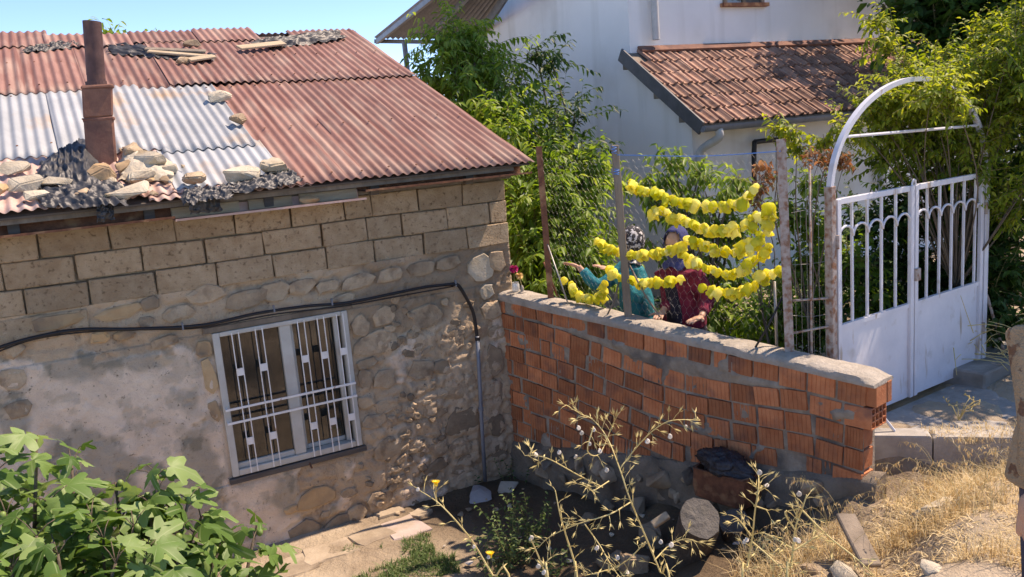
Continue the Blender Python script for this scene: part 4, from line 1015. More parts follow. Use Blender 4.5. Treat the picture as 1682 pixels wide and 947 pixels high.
me = npmesh('wire_netting', [tuple(v) for v in V], Fq, M['wire']); o = bpy.data.objects.new('wire_netting', me); COL.objects.link(o); tag(o, 'sagging hexagonal wire netting strung between the fence posts', 'netting')

# ------------------------------------------------------------------ strings of yellow peppers
def pepper_mesh(seed):
    r = random.Random(seed); n = 10; rings = []
    ph = r.uniform(0, 6.28); H = .074*r.uniform(.8,1.15); R = .034*r.uniform(.85,1.15)
    prof = [(.25,.0),(.75,.06),(1.0,.22),(1.08,.45),(1.0,.72),(1.05,.95),(.98,1.0),(.85,.9),(.7,.5)]
    for i, (rr_, h) in enumerate(prof):
        ring = []
        for k in range(n):
            a = 2*math.pi*k/n; lob = 1+.24*math.cos(r.choice([2,3,3])*a+ph+h)+.18*r.uniform(-1,1)*(h > .1)
            ring.append(Vector((R*rr_*lob*math.cos(a), R*rr_*lob*math.sin(a)*.85, -H*h+(.012*math.sin(2*a+ph) if h > .9 else 0))))
        rings.append(ring)
    mb = MB(); mb.loft(rings); me = mb.mesh('pepper'); fixn(me); me.materials.append(M['pepper']); smooth(me, R_(50)); return me
PM = [pepper_mesh(k) for k in range(7)]
G = [('top string of yellow peppers hanging from the middle post', [(1030,298),(1046,308),(1075,320),(1110,332),(1145,338),(1180,341),(1212,336),(1234,323),(1250,305)]),
 ('second string of yellow peppers from the top on the right', [(1070,345),(1098,355),(1130,368),(1165,379),(1200,379),(1230,367),(1254,352)]),
 ('third string of yellow peppers curling up at its right end', [(1122,394),(1156,406),(1187,416),(1219,412),(1243,396),(1258,374),(1264,356)]),
 ('fourth string of yellow peppers beside the maroon sleeve', [(1126,420),(1148,438),(1176,450),(1207,452),(1234,436),(1254,416),(1264,402)]),
 ('lowest string of yellow peppers on the right above the coping', [(1152,472),(1176,480),(1203,484),(1234,474),(1256,458),(1276,448)]),
 ('string of yellow peppers passing behind the middle post at chest height', [(980,394),(1000,408),(1020,418),(1050,420),(1080,417),(1105,412),(1122,404)]),
 ('short low string of yellow peppers in front of the teal dress', [(998,440),(1015,455),(1040,464),(1065,467),(1090,465),(1114,460)]),
 ('small drooping string of yellow peppers resting on the coping at the left', [(931,456),(938,474),(955,488),(975,494),(992,484),(997,464)])]
rs = random.Random(9)
for gi, (lab, pts) in enumerate(G):
    P = spline([onW(x, y, -.15) for x, y in pts], 24)
    root = empty('pepper_string', P[len(P)//2], lab, 'pepper string', 'strings of drying peppers')
    mb = MB(); mb.tube(P[::6]+[P[-1]], .002, 4); obj('cord', mb, M['strawstem'], root)
    acc = 0; last = P[0]; step = .028
    for i in range(1, len(P)):
        acc += (P[i]-last).length; last = P[i]
        if acc >= step:
            acc = 0; step = rs.choice([.020,.025,.030,.038]); T = (P[min(i+1, len(P)-1)]-P[i-1]).normalized()
            R = Matrix.Rotation(rs.uniform(0,6.28), 4, 'Z'); tilt = Matrix.Rotation(rs.uniform(-.9,.9), 4, 'X') @ Matrix.Rotation(rs.uniform(-.9,.9), 4, 'Y')
            s_ = rs.choice([.72,.82,.92,1.02])
            inst('pepper', rs.choice(PM), Matrix.Translation(P[i]+Vector((rs.uniform(-.012,.012), rs.uniform(-.012,.012), .035+rs.uniform(-.008,.008)))) @ tilt @ R @ Matrix.Scale(s_, 4), root)
for k, (x, y, lab) in enumerate(((1073,350,'single yellow pepper hanging left of the second string'),(1262,340,'single yellow pepper lying beside the peeling post'))):
    inst('pepper', PM[k], Matrix.Translation(onW(x, y-8, -.15)) @ Matrix.Scale(1.15, 4)); tag(bpy.context.scene.collection.objects[-1], lab, 'pepper')

# ---- flowers in a jar on the coping
def lathe(prof, c, n=16):
    return [[Vector((c[0]+r*math.cos(2*math.pi*k/n), c[1]+r*math.sin(2*math.pi*k/n), c[2]+z)) for k in range(n)] for r, z in prof]
jp = W(.115, wtop(.1)+.055, -.10)
jar = empty('flower_jar', jp, 'small clear glass jar with a magenta flower on the coping', 'vase')
mb = MB(); mb.loft(lathe([(.03,0),(.036,.012),(.036,.06),(.030,.075),(.032,.082),(.029,.082),(.027,.074),(.033,.058),(.033,.014)], jp)); obj('jar_glass', mb, M['jar'], jar, sm=R_(50))
mb = MB(); mb.tube(spline([jp+Vector((0,0,.01)), jp+Vector((-.008,0,.10)), jp+Vector((-.006,-.004,.19))]), .003, 5); obj('stem', mb, M['twig'], jar)
mb = MB(); r = random.Random(2); fc = jp+Vector((-.006,-.004,.205))
for k in range(60):
    d = Vector((r.gauss(0,1), r.gauss(0,1), r.gauss(0,1)+.3)).normalized(); u = d.orthogonal().normalized(); w = d.cross(u)
    b = fc+d*.012; t = fc+d*.040; mb.add([b-u*.006, b+u*.006, t+u*.010+w*.003, t-u*.010-w*.003], [(0,1,2,3)])
obj('bloom', mb, M['magenta'], jar, recalc=False)
jp2 = W(.20, wtop(.2)+.055, -.10)
dr = empty('dried_flower', jp2, 'dried straw coloured bloom on a small white stand beside the jar', 'flower')
mb = MB(); mb.loft(lathe([(.036,0),(.036,.006),(.014,.012),(.018,.045),(.006,.07)], jp2)); obj('stand', mb, M['cap'], dr, sm=R_(50))
mb = MB(); mb.tube([jp2+Vector((0,0,.06)), jp2+Vector((-.012,.004,.13))], .003, 5); obj('stem', mb, M['strawstem'], dr)
mb = MB(); fc = jp2+Vector((-.014,.004,.155))
for k in range(50):
    d = Vector((r.gauss(0,1), r.gauss(0,1), r.gauss(0,1)+.3)).normalized(); u = d.orthogonal().normalized(); w = d.cross(u)
    b = fc+d*.010; t = fc+d*.034; mb.add([b-u*.006, b+u*.006, t+u*.009+w*.003, t-u*.009-w*.003], [(0,1,2,3)])
obj('bloom', mb, M['straw_bloom'], dr, recalc=False)
# ------------------------------------------------------------------ white garden gate with arch
GA = Vector((1.075, -2.877, 1.0)); GU = Vector((math.cos(R_(5.9)), math.sin(R_(5.9)), 0)); GN = Vector((GU.y, -GU.x, 0))
def Gp(u, v, o_=0): return GA+GU*u+GN*o_+Vector((0, 0, v))
gate = empty('garden_gate', Gp(.93, 0), 'white painted double metal gate under a tall arch', 'gate')
def gbar(name, a, b, w, d, par=gate, m='whitepaint', bev=.003):
    mb = MB(); mb.bar(a, b, w, d, GN if abs((Vector(b)-Vector(a)).normalized().dot(GN)) < .9 else (0,0,1)); return obj(name, mb, M[m], par, bevel=bev)
gbar('gate_post', Gp(-.028, -.1), Gp(-.028, 1.66), .05, .055, m='rustpaint'); gbar('gate_post', Gp(1.895, -.1), Gp(1.895, 1.62), .055, .06)
for lo, hi, bars in ((.012, .898, (.20,.37,.535,.705)), (.912, 1.85, (1.10,1.265,1.43,1.60,1.765))):
    leaf = obj('gate_leaf', MB().bar(Gp(lo, .71), Gp(hi, .71), .03, .03, GN), M['whitepaint'], gate)
    mb = MB(); mb.hexa([Gp(u, v, o_) for u in (lo+.004, hi-.004) for o_ in (-.004, .004) for v in (.02, .694)]); obj('sheet_panel', mb, M['whitepaint'], leaf)
    for u, w in ((lo+.02, .04), (hi-.02, .04)):
        gbar('stile', Gp(u, .02, .012), Gp(u, 1.57, .012), w, .03, leaf)
    gbar('top_rail', Gp(lo+.041, 1.552), Gp(hi-.041, 1.552), .04, .03, leaf)
    for u in bars: gbar('bar', Gp(u, .726), Gp(u, 1.531), .018, .014, leaf, bev=0)
    us = [lo+.03]+list(bars)+[hi-.03]
    us = [u for u in us]
    for a, b in zip(us[:-1], us[1:]):
        c = (a+b)/2; r = (b-a)/2; pts = [Gp(c+r*math.cos(t), 1.31+min(r, .075)*math.sin(t), .012) for t in np.linspace(0, math.pi, 11)]
        mb = MB(); mb.tube(pts, .009, 6); obj('scroll', mb, M['whitepaint'], leaf, sm=True)
mb = MB(); mb.tube([Gp(.905+.022*math.cos(t), 1.57+.04*math.sin(t), .014) for t in np.linspace(0, math.pi, 9)], .008, 6); obj('finial', mb, M['whitepaint'], gate)
for u, v in ((.0,.3),(.0,1.25),(1.865,.3),(1.865,1.25)):
    mb = MB(); mb.tube([Gp(u, v, .03), Gp(u, v+.09, .03)], .013, 8); obj('hinge', mb, M['rustpaint'], gate)
mb = MB(); mb.box(Gp(.93, .93, .03), (.06, .025, .09), Matrix.Rotation(R_(5.9), 3, 'Z')); obj('lock_box', mb, M['rustpaint'], gate, bevel=.004)
mb = MB(); 
arc = [Gp(.933+.965*math.cos(t), 1.60+.70*math.sin(t)) for t in np.linspace(math.pi, 0, 36)]
rings = []
for k, p in enumerate(arc):
    t = (arc[min(k+1, 35)]-arc[max(k-1, 0)]).normalized(); nn = t.cross(GN)
    rings.append([p+nn*a+GN*b for a, b in ((-.016,-.018),(.016,-.018),(.016,.018),(-.016,.018))])
mb.loft(rings); obj('arch', mb, M['whitepaint'], gate, sm=R_(40))
mb = MB(); mb.tube([Gp(.10, 1.965), Gp(1.76, 1.93)], .011, 6); obj('cross_rod', mb, M['whitepaint'], gate)
mb = MB(); a = onplane(1442, 655, W(3.5, 1, .0), GN); b = Vector((1.30, -3.17, 1.02)); mb.tube([Gp(.05, .45, .03), b], .010, 6); obj('stay', mb, M['whitepaint'], gate)
mb = MB(); mb.tube([Gp(1.93, .60, .02), Gp(2.10, .04, .10)], .012, 6); obj('stay', mb, M['rustpaint'], gate)
# wire fence bay between the peeling post and the gate
bay = empty('fence_bay', W(2.95, .9, -.3), 'thin pipe and wire fence bay left of the gate', 'fence')
q0 = W(2.86, 0, -.16); q1 = Gp(-.06, -1.0)
for z0, z1 in ((1.93, 1.93), (1.71, 1.74)):
    mb = MB(); mb.tube([q0+Vector((0,0,z0)), Vector((q1.x, q1.y, z1))], .008, 6); obj('rail', mb, M['rustpaint'], bay, sm=True)
m_ = (q0+Vector((q1.x, q1.y, 0)))*.5
mb = MB(); mb.tube([m_+Vector((0,0,1.0)), m_+Vector((.01,0,2.8))], .008, 6); obj('upright', mb, M['rustpaint'], bay, sm=True)
mb = MB()
for k in range(5):
    z = 1.15+k*.34; mb.tube([q0+Vector((0,0,z)), m_+Vector((0,0,z-.02*math.sin(k))), Vector((q1.x, q1.y, z+.01*math.cos(k*2)))], .0012, 4)
for k in range(6):
    p = q0.lerp(Vector((q1.x, q1.y, 0)), (k+.5)/6); mb.tube([p+Vector((0,0,1.05)), p+Vector((0,0,2.8))], .0012, 4)
obj('wires', mb, M['wire'], bay)

# ------------------------------------------------------------------ white house with tiled lean-to
XC, YC, YM = 3.666, 1.523, 2.69
wh = empty('white_house', (XC+4, YC+4, .9), 'tall white rendered house with a tiled lean-to behind the gate', 'house')
mb = MB(); mb.box((XC+4.6, YM+2.3, 4.3), (9.2, 4.6, 7.2)); hw = obj('wall', mb, M['whitewall'], wh)
mb = MB()   # lean-to block with sloping top
mb.prism([Vector((XC-.0015, YC, .7)), Vector((XC-.0015, YM-.002, .7)), Vector((XC-.0015, YM-.002, 3.93)), Vector((XC-.0015, YC, 3.02))], (7.5, 0, 0)); obj('lean_to_wall', mb, M['whitewall'], wh)
mb = MB()
ov = .35
mb.prism([Vector((XC-ov, YM-2.6, 7.75)), Vector((XC+9.2+ov, YM-2.6, 7.75)), Vector((XC+9.2+ov, YM+4.9, 7.75)), Vector((XC-ov, YM+4.9, 7.75))], (0,0,.2)) if False else mb.box((XC+4.6, YM+2.3, 8.0), (9.8, 5.2, .2)); obj('roof_slab', mb, M['concrete'], wh)
# lean-to roof
LT = math.atan2(4.03-3.075, YM-1.27); LE = Vector((0, 1.22, 3.075)); LU = Vector((0, math.cos(LT), math.sin(LT))); LNn = Vector((0, -math.sin(LT), math.cos(LT)))
LLEN = (YM-1.22)/math.cos(LT)
x0r, x1r = XC-.13, XC+7.3
mb = MB(); mb.prism([Vector((x0r, LE.y, LE.z-.035)), Vector((x1r, LE.y, LE.z-.035)), Vector((x1r, YM-.003, LE.z-.035+math.tan(LT)*(YM-LE.y))), Vector((x0r, YM-.003, LE.z-.035+math.tan(LT)*(YM-LE.y)))], (0,0,-.03)); lr = obj('lean_to_roof', mb, M['greywood'], wh)
def tile_mesh(seed):
    r = random.Random(seed); w, l = .235, .345; prof = []
    base = [(-.5,0),(-.46,.032),(-.36,.036),(-.30,.006),(-.10,.002),(-.06,.026),(.02,.028),(.07,.003),(.30,.001),(.36,.012),(.44,.034),(.5,.034)]
    V = []; 
    for yy, hh in ((0, .016), (l, -.010)):
        for a, b in base: V.append((a*w*1.04, yy, b+hh))
    n = len(base); Fc = [(k, k+1, n+k+1, n+k) for k in range(n-1)]
    for a, b in base: V.append((a*w*1.04, .002, b+.016-.018))
    Fc += [(2*n+k, 2*n+k+1, k+1, k) for k in range(n-1)]
    me = bpy.data.meshes.new('roof_tile'); me.from_pydata(V, [], Fc); me.materials.append(M['tile']); return me
TM = [tile_mesh(k) for k in range(2)]
rs = random.Random(31); rows = 6; ex = LLEN/rows; k = 0
ncols = int((x1r-x0r-.06)/.235)
for r_ in range(rows):
    for c in range(ncols):
        if r_ == rows-1 and c < 1: continue
        x = x0r+.12+.235*c+rs.uniform(-.004,.004)
        P = LE+LU*(ex*r_-.03)+LNn*(-.012+rs.uniform(-.004,.012)); P.x = x
        inst('roof_tile', TM[k % 2], basis(P, Vector((1,0,0)), LU, LNn) @ Matrix.Rotation(rs.choice([-.06,-.02,0,0,.02,.05]), 4, 'Z') @ Matrix.Scale(ex/.31, 4, (0,1,0)), lr); k += 1
mb = MB(); P = LE+LU*(LLEN-.04)+LNn*.035
mb.bar(Vector((x0r+.25, P.y, P.z)), Vector((x1r, P.y, P.z)), .12, .03, LNn); obj('flashing', mb, M['terracotta'], lr)  # eave shade on the top row put in as a darker material
# bargeboard, rafters, gutter, pipes
mb = MB(); mb.bar(LE+Vector((x0r-.02,-.05,-.075)), Vector((x0r-.02, YM+.02, LE.z-.045+math.tan(LT)*(YM-LE.y))), .03, .17, LNn); obj('bargeboard', mb, M['darkmetal'], lr, bevel=.004)
for f in (.18, .50, .92):
    mb = MB(); p = LE+LU*(LLEN*f)+LNn*-.12; mb.box((XC-.06, p.y, p.z-.03), (.16, .09, .08)); obj('purlin_end', mb, M['greywood'], lr, bevel=.004)
mb = MB(); gc = Vector((0, LE.y-.07, LE.z-.04)); n = 10
for x in (x0r-.03, x1r):
    for k in range(n): a = math.pi+math.pi*k/(n-1); mb.v.append((x, gc.y+.062*math.cos(a), gc.z-.01+.07*math.sin(a)))
    for k in range(n): a = 2*math.pi-math.pi*k/(n-1); mb.v.append((x, gc.y+.058*math.cos(a), gc.z-.01+.066*math.sin(a)))
mb.f = [tuple([k, (k+1) % 20, 20+(k+1) % 20, 20+k]) for k in range(20)]+[tuple(range(9, -1, -1))]
obj('gutter', mb, M['zinc'], lr)
mb = MB(); gx_ = x0r+.22
mb.tube(spline([Vector((gx_, gc.y, gc.z-.05)), Vector((gx_, gc.y, gc.z-.16)), Vector((gx_-.03, YC-.14, gc.z-.27)), Vector((gx_-.06, YC-.075, gc.z-.38)), Vector((gx_-.06, YC-.07, gc.z-.6)), Vector((gx_-.06, YC-.07, .9))], 5), .05, 12); obj('downpipe', mb, M['pvc'], wh, sm=R_(50))
dp = onY(1078, 65, YM-.08); 
mb = MB(); mb.tube([dp, dp+Vector((0,0,.15)), Vector((dp.x-.02, dp.y, 7.8))], [.05,.05,.05], 12, cap=False); obj('downpipe', mb, M['pvc'], wh, sm=True)
mb = MB(); mb.tube([dp+Vector((0,0,.0)), dp+Vector((0,0,.3))], .046, 12); obj('downpipe_mouth', mb, M['black'], wh)
# upstairs window, sill at the top edge of the picture
wa = onY(1187, 6, YM); wb_ = onY(1253, 6, YM)
w2 = empty('window', Vector((wa.x, YM, wa.z))); attach(w2, wh)
mb = MB(); mb.box(((wa.x+wb_.x)/2, YM-.02, wa.z-.02), (wb_.x-wa.x+.1, .12, .05)); obj('sill', mb, M['rust'], w2)
for xx in (wa.x+.03, wb_.x-.03, (wa.x+wb_.x)/2):
    mb = MB(); mb.box((xx, YM-.012, wa.z+.53), (.06, .04, 1.04)); obj('frame', mb, M['greywood'], w2)
mb = MB(); mb.box(((wa.x+wb_.x)/2, YM-.004, wa.z+.53), (wb_.x-wa.x, .01, 1.04)); obj('pane', mb, M['pane'], w2)
# black flue pipes on the lean-to wall
for pts in ([(1239,300),(1239,240),(1246,232),(1292,228)], [(1447,330),(1447,240)], [(1452,300),(1454,270),(1464,263),(1492,256)]):
    mb = MB(); mb.tube(spline([onY(x, y, YC-.10) for x, y in pts], 5), .032 if pts[0][0] != 1447 else .05, 10); obj('flue_pipe', mb, M['blackiron'] if pts[0][0] != 1447 else M['pvc'], wh, sm=True)
# metal canopy at the back corner
cn = empty('metal_canopy', (3.0, 7.8, .9), 'corrugated metal canopy on a thin post at the far corner of the white house', 'canopy')
A0 = D(615, 62, 16); B0 = D(792, 64, 15.4); A1 = D(735, -35, 12.3); B1 = D(860, -40, 12.0)
nx = 80; rows_ = []
for i in range(nx):
    t = i/(nx-1); h = Vector((0,0,.02*math.cos(i*math.pi/2))); rows_.append([A0.lerp(B0, t)+h, A1.lerp(B1, t)+h])
mb = MB(); mb.v = [tuple(v) for r in rows_ for v in r]; mb.f = [(2*i, 2*i+2, 2*i+3, 2*i+1) for i in range(nx-1)]
o = obj('canopy_sheet', mb, M['zinc'], cn); md = o.modifiers.new('t', 'SOLIDIFY'); md.thickness = .004
for t in (.02, .45, .9):
    mb = MB(); mb.bar(A0.lerp(B0, t)+Vector((0,0,-.07)), A1.lerp(B1, t)+Vector((0,0,-.07)), .06, .08); obj('rafter', mb, M['zinc'], cn)
mb = MB(); mb.bar(A0+Vector((0,0,-.06)), B0+Vector((0,0,-.06)), .05, .07); obj('edge_beam', mb, M['zinc'], cn)
pt = D(664, 68, 15.3); mb = MB(); mb.tube([pt, Vector((pt.x+.05, pt.y, .5))], .05, 8); obj('canopy_post', mb, M['zinc'], cn)

# ------------------------------------------------------------------ trees and shrubs
def leaves_mesh(name, base, dirv, nrm, L, Wd, var, m, fold=.18, droop=.25):
    base = np.asarray(base); d = np.asarray(dirv); d = d/np.linalg.norm(d, axis=1, keepdims=True)
    side = np.cross(d, nrm); side /= np.linalg.norm(side, axis=1, keepdims=True)+1e-9; up = np.cross(side, d)
    L = np.asarray(L)[:,None]; Wd = np.asarray(Wd)[:,None]; dn = np.array([0,0,-1.])
    v0 = base; v1 = base+d*L*.32+side*Wd*.46+up*Wd*fold; v2 = base+d*L*.32-side*Wd*.46+up*Wd*fold
    c1 = base+d*L*.38; v3 = base+d*L*.70+side*Wd*.36+up*Wd*fold*.6+dn*L*droop*.35; v4 = base+d*L*.70-side*Wd*.36+up*Wd*fold*.6+dn*L*droop*.35
    v5 = base+d*L*.96+dn*L*droop
    V = np.stack([v0, v1, v2, v3, v4, v5, c1], 1).reshape(-1, 3); n = len(base); o_ = (np.arange(n)*7)[:,None]
    T = np.array([[0,1,6],[0,6,2],[6,1,3],[6,4,2],[6,3,5],[6,5,4]]); Fc = (o_[:,None,:]+T[None]).reshape(-1, 3)
    return npmesh(name, V, Fc, m, {'var': np.repeat(var, 7)}, True)
def twigs_leaves(tw, rng, ll, lw, spacing, droop, spread=.9, side_up=.4):
    """tw: list of (start, dir, length). returns leaf arrays and twig polylines"""
    B = []; Dv = []; N = []; Ls = []; Ws = []; Va = []; lines = []
    for (p, d, Lt, cv) in tw:
        n = max(4, int(Lt/.06)); pts = [np.array(p)]; dd = np.array(d, float); dd /= np.linalg.norm(dd)
        for k in range(n):
            dd = dd+np.array([rng.normal(0,.10), rng.normal(0,.10), rng.normal(0,.08)-droop*.12]); dd /= np.linalg.norm(dd)
            pts.append(pts[-1]+dd*Lt/n)
        lines.append(pts); m = max(3, int(Lt/spacing))
        for k in range(m):
            t = (k+.6)/m*n; i = min(int(t), n-1); q = pts[i]+(pts[i+1]-pts[i])*(t-i); ax = pts[i+1]-pts[i]; ax /= np.linalg.norm(ax)
            s = np.cross(ax, [0,0,1]); s /= np.linalg.norm(s)+1e-6; u = np.cross(s, ax)
            a = (0 if k % 2 else math.pi)+rng.normal(0,.7); o_ = s*math.cos(a)+u*math.sin(a)*.7
            dv = ax*rng.uniform(.3,.8)+o_*spread+np.array([0,0,-droop*rng.uniform(.2,1.2)])
            nn = np.array([rng.normal(0,.45), rng.normal(0,.45), 1.0])
            g = rng.uniform(.65,1.25)*(1 if k < m*.85 else .75)
            B.append(q); Dv.append(dv); N.append(nn); Ls.append(ll*g); Ws.append(lw*g*rng.uniform(.85,1.15)); Va.append(np.clip(cv+rng.normal(0,.20), 0, 1))
    return (np.array(B), np.array(Dv), np.array(N), np.array(Ls), np.array(Ws), np.array(Va)), lines
def twig_mesh(lines, r0, m, name='twigs'):
    V = []; Fq = []; off = 0
    for pts in lines:
        P = np.array(pts)[::2]; n = len(P)
        if n < 2: continue
        t = np.gradient(P, axis=0); t /= np.linalg.norm(t, axis=1, keepdims=True)+1e-9
        u = np.cross(t, [.3,.5,.8]); u /= np.linalg.norm(u, axis=1, keepdims=True)+1e-9; w = np.cross(t, u)
        rr_ = r0*np.linspace(1, .35, n)[:,None]
        ring = np.stack([P+u*rr_, P+(-.5*u+.87*w)*rr_, P+(-.5*u-.87*w)*rr_], 1).reshape(-1, 3); V.append(ring)
        i = np.arange(n-1)[:,None]*3+np.arange(3)[None]; j = np.arange(n-1)[:,None]*3+(np.arange(3)[None]+1) % 3
        Fq.append((np.stack([i, j, j+3, i+3], -1).reshape(-1, 4))+off); off += 3*n
    return npmesh(name, np.concatenate(V), np.concatenate(Fq), m, None, True)
def tree(name, label, cat, base, blobs, ll, lw, leafm, group=None, spacing=.035, droop=.5, tl=(.35,.65), barkm='bark', trunk_r=.07, seed=1, up=.5, limbs=True, forks=None, twig_r=.004, crown='crown', trunk='trunk', bias=(0,0,0), spread=.9):
    """blobs: (px,py,radius_px,depth,count[,tone]) foliage masses; limbs run from the base to each of them"""
    rng = np.random.default_rng(seed); base = Vector(base); root = empty(name, base, label, cat, group)
    mb = MB(); C = []
    for bl in blobs:
        if isinstance(bl[0], Vector): C.append((bl[0], bl[1], bl[2], bl[3])); continue
        c = D(bl[0], bl[1], bl[3]); C.append((c, bl[2]*bl[3]/FPX, bl[4], bl[5] if len(bl) > 5 else .5))
    cen = sum((c for c, *_ in C), Vector())/len(C); fork = base.lerp(Vector((cen.x, cen.y, base.z+(cen.z-base.z)*.35)), 1.0) if forks is None else Vector(forks)
    r = random.Random(seed)
    mb.tube(spline([base-Vector((0,0,.1)), base.lerp(fork, .5)+Vector((r.uniform(-.05,.05), r.uniform(-.05,.05), 0)), fork], 5), list(np.linspace(trunk_r*1.15, trunk_r*.8, 11)), 9)
    for c, rad, n, tn in C:
        mid = fork.lerp(c, .5)+Vector((r.uniform(-.12,.12), r.uniform(-.12,.12), r.uniform(0,.15)))
        mb.tube(spline([fork-Vector((0,0,.05)), mid, c+Vector((0,0,rad*.3))], 5), list(np.linspace(trunk_r*.55, trunk_r*.12, 11)), 6)
    tr = obj(trunk, mb, M[barkm], root, sm=True)
    tw = []
    for c, rad, n, tn in C:
        for k in range(n):
            d = rng.normal(0,1,3); d /= np.linalg.norm(d); rr_ = rad*rng.uniform(.15,1)**.6
            p = np.array(c)+d*rr_*np.array([1,1,.9]); dv = d*.7+np.array([0,0,up])+rng.normal(0,.35,3)+np.array(bias)
            tw.append((p-dv/np.linalg.norm(dv)*.15, dv, rng.uniform(*tl), np.clip(tn+rng.normal(0,.13), 0, 1)))
    arr, lines = twigs_leaves(tw, rng, ll, lw, spacing, droop, spread)
    me = leaves_mesh(crown, *arr, M[leafm]); o = bpy.data.objects.new(crown, me); COL.objects.link(o); attach(o, root)
    me = twig_mesh(lines, twig_r, M['twig'] if barkm == 'bark' else M[barkm]); o2 = bpy.data.objects.new('twigs', me); COL.objects.link(o2); attach(o2, root)
    return root

# tree between the two houses
tree('almond_tree', 'tall light green tree between the old roof and the white house', 'tree', (1.35, 2.1, .85),
  [(745,55,34,11.4,34,0.65),(775,85,40,11.3,40,0.6),(705,130,36,11.4,30,.6),(735,75,30,11.2,28,0.68),(760,120,50,11.2,59,0.73),(720,165,45,11.2,52,0.63),(790,175,60,10.8,78,0.68),(840,230,65,10.2,91,0.63),(755,230,50,10.8,52,0.58),(890,290,62,9.7,91,0.63),(860,350,62,9.4,78,0.58),(930,330,55,9.2,71,0.63),(885,420,60,9.0,78,0.53),(950,395,48,8.9,54,0.58),(870,475,55,8.9,59,0.48),(915,470,50,8.8,52,0.48),(970,290,34,9.2,28,0.58),(960,440,40,8.8,31,0.48),(845,150,45,10.6,33,0.58),(810,100,40,11,20,0.58)],
  .115, .042, 'leaf_tree', spacing=.028, droop=.8, tl=(.35,.7), seed=3, up=.35, trunk_r=.09)
# long sprigs standing clear against the white wall (same kind, shade on this side painted as darker leaves)
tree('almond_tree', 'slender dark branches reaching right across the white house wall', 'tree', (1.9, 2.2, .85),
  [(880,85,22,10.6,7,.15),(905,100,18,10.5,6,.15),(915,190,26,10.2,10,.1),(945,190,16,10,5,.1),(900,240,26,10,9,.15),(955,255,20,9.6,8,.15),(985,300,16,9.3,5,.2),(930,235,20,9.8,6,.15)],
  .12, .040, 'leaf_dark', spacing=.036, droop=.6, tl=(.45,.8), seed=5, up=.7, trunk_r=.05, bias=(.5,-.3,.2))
# tree tops peeping over the ridge
for k, (px, py, dep_, lab) in enumerate(((181,42,14,'tree top peeping over the ridge just right of the stove pipe'),(240,53,14.2,'small tree top peeping over the ridge right of the first one'))):
    b = D(px, py, dep_); tree('back_tree', lab, 'tree', (b.x, b.y+.3, 0), [(px,py+10,14,dep_,22,.7),(px,py+60,40,dep_,24,.5)], .17, .065, 'leaf_tree', 'tree tops behind the old roof', .05, .9, (.25,.4), seed=10+k, trunk_r=.06)
# young peach behind the pepper strings
tree('peach_sapling', 'young drooping peach tree behind the pepper strings', 'tree', (1.85, -.75, .88),
  [(1065,300,24,7.8,9,.5),(1102,258,13,7.8,7,.6),(1102,290,16,7.8,7,.55),(1075,330,22,7.8,7,.45),(1150,280,18,7.7,9,.6),(1158,320,22,7.7,10,.55),(1195,315,22,7.7,10,.5),(1215,290,18,7.6,9,.6),(1120,340,30,7.8,13,.45),(1175,360,34,7.7,16,.4),(1215,380,30,7.6,12,.4),(1070,400,20,7.8,4,.4),(1150,420,34,7.8,12,.35),(1200,450,36,7.7,15,.4),(1180,510,36,7.5,18,.4),(1225,520,30,7.4,13,.35)],
  .115, .036, 'leaf_tree', spacing=.026, droop=1.1, tl=(.22,.42), seed=12, up=.5, trunk_r=.035)
tree('dead_branch', 'dead brown leafy branch above the right end of the pepper strings', 'branch', (1.4, -2.2, .9),
  [(1250,262,10,6.6,6),(1248,300,12,6.6,10),(1262,280,12,6.6,8),(1240,320,10,6.6,5)], .05, .026, 'leaf_dead', None, .022, 1.0, (.12,.22), seed=14, trunk_r=.012, twig_r=.003, crown='dead_leaves', trunk='stem')
tree('dead_branch', 'dead brown tendrils hanging from the rail left of the gate arch', 'branch', (1.2, -2.75, .95),
  [(1330,242,9,6.1,8),(1352,248,10,6.1,9),(1375,250,10,6.1,9),(1390,255,8,6.1,6)], .045, .022, 'leaf_dead', None, .02, 1.0, (.10,.2), seed=15, trunk_r=.010, twig_r=.003, crown='dead_leaves', trunk='stem')
# shrubs behind the fence bay
tree('shrub', 'dense green shrub behind the fence bay left of the gate', 'shrub', (2.3, -1.6, .88),
  [(1330,300,26,7.0,16,.6),(1300,350,28,7.0,22,.45),(1335,370,34,7.0,30,.45),(1325,430,36,7.0,34,.4),(1270,500,30,7.0,24,.4),(1300,520,34,6.9,30,.35),(1350,470,36,6.9,30,.35),(1260,560,26,6.9,20,.35),(1340,540,34,6.8,26,.25),(1390,420,36,7.0,26,.35),(1420,480,36,7.0,24,.25)],
  .08, .040, 'leaf_tree', None, .026, .6, (.2,.4), seed=21, trunk_r=.02)
tree('vine_sprig', 'yellow green vine shoots on top of the peeling post', 'vine', (1.2, -2.4, .9),
  [(1295,212,18,6.3,10,.8),(1275,205,12,6.3,6,.8),(1352,225,18,6.3,10,.8),(1378,212,14,6.2,8,.85),(1310,235,14,6.3,8,.7)], .07, .030, 'leaf_vine', None, .022, .5, (.12,.26), seed=22, trunk_r=.015, crown='leaves', trunk='stem')
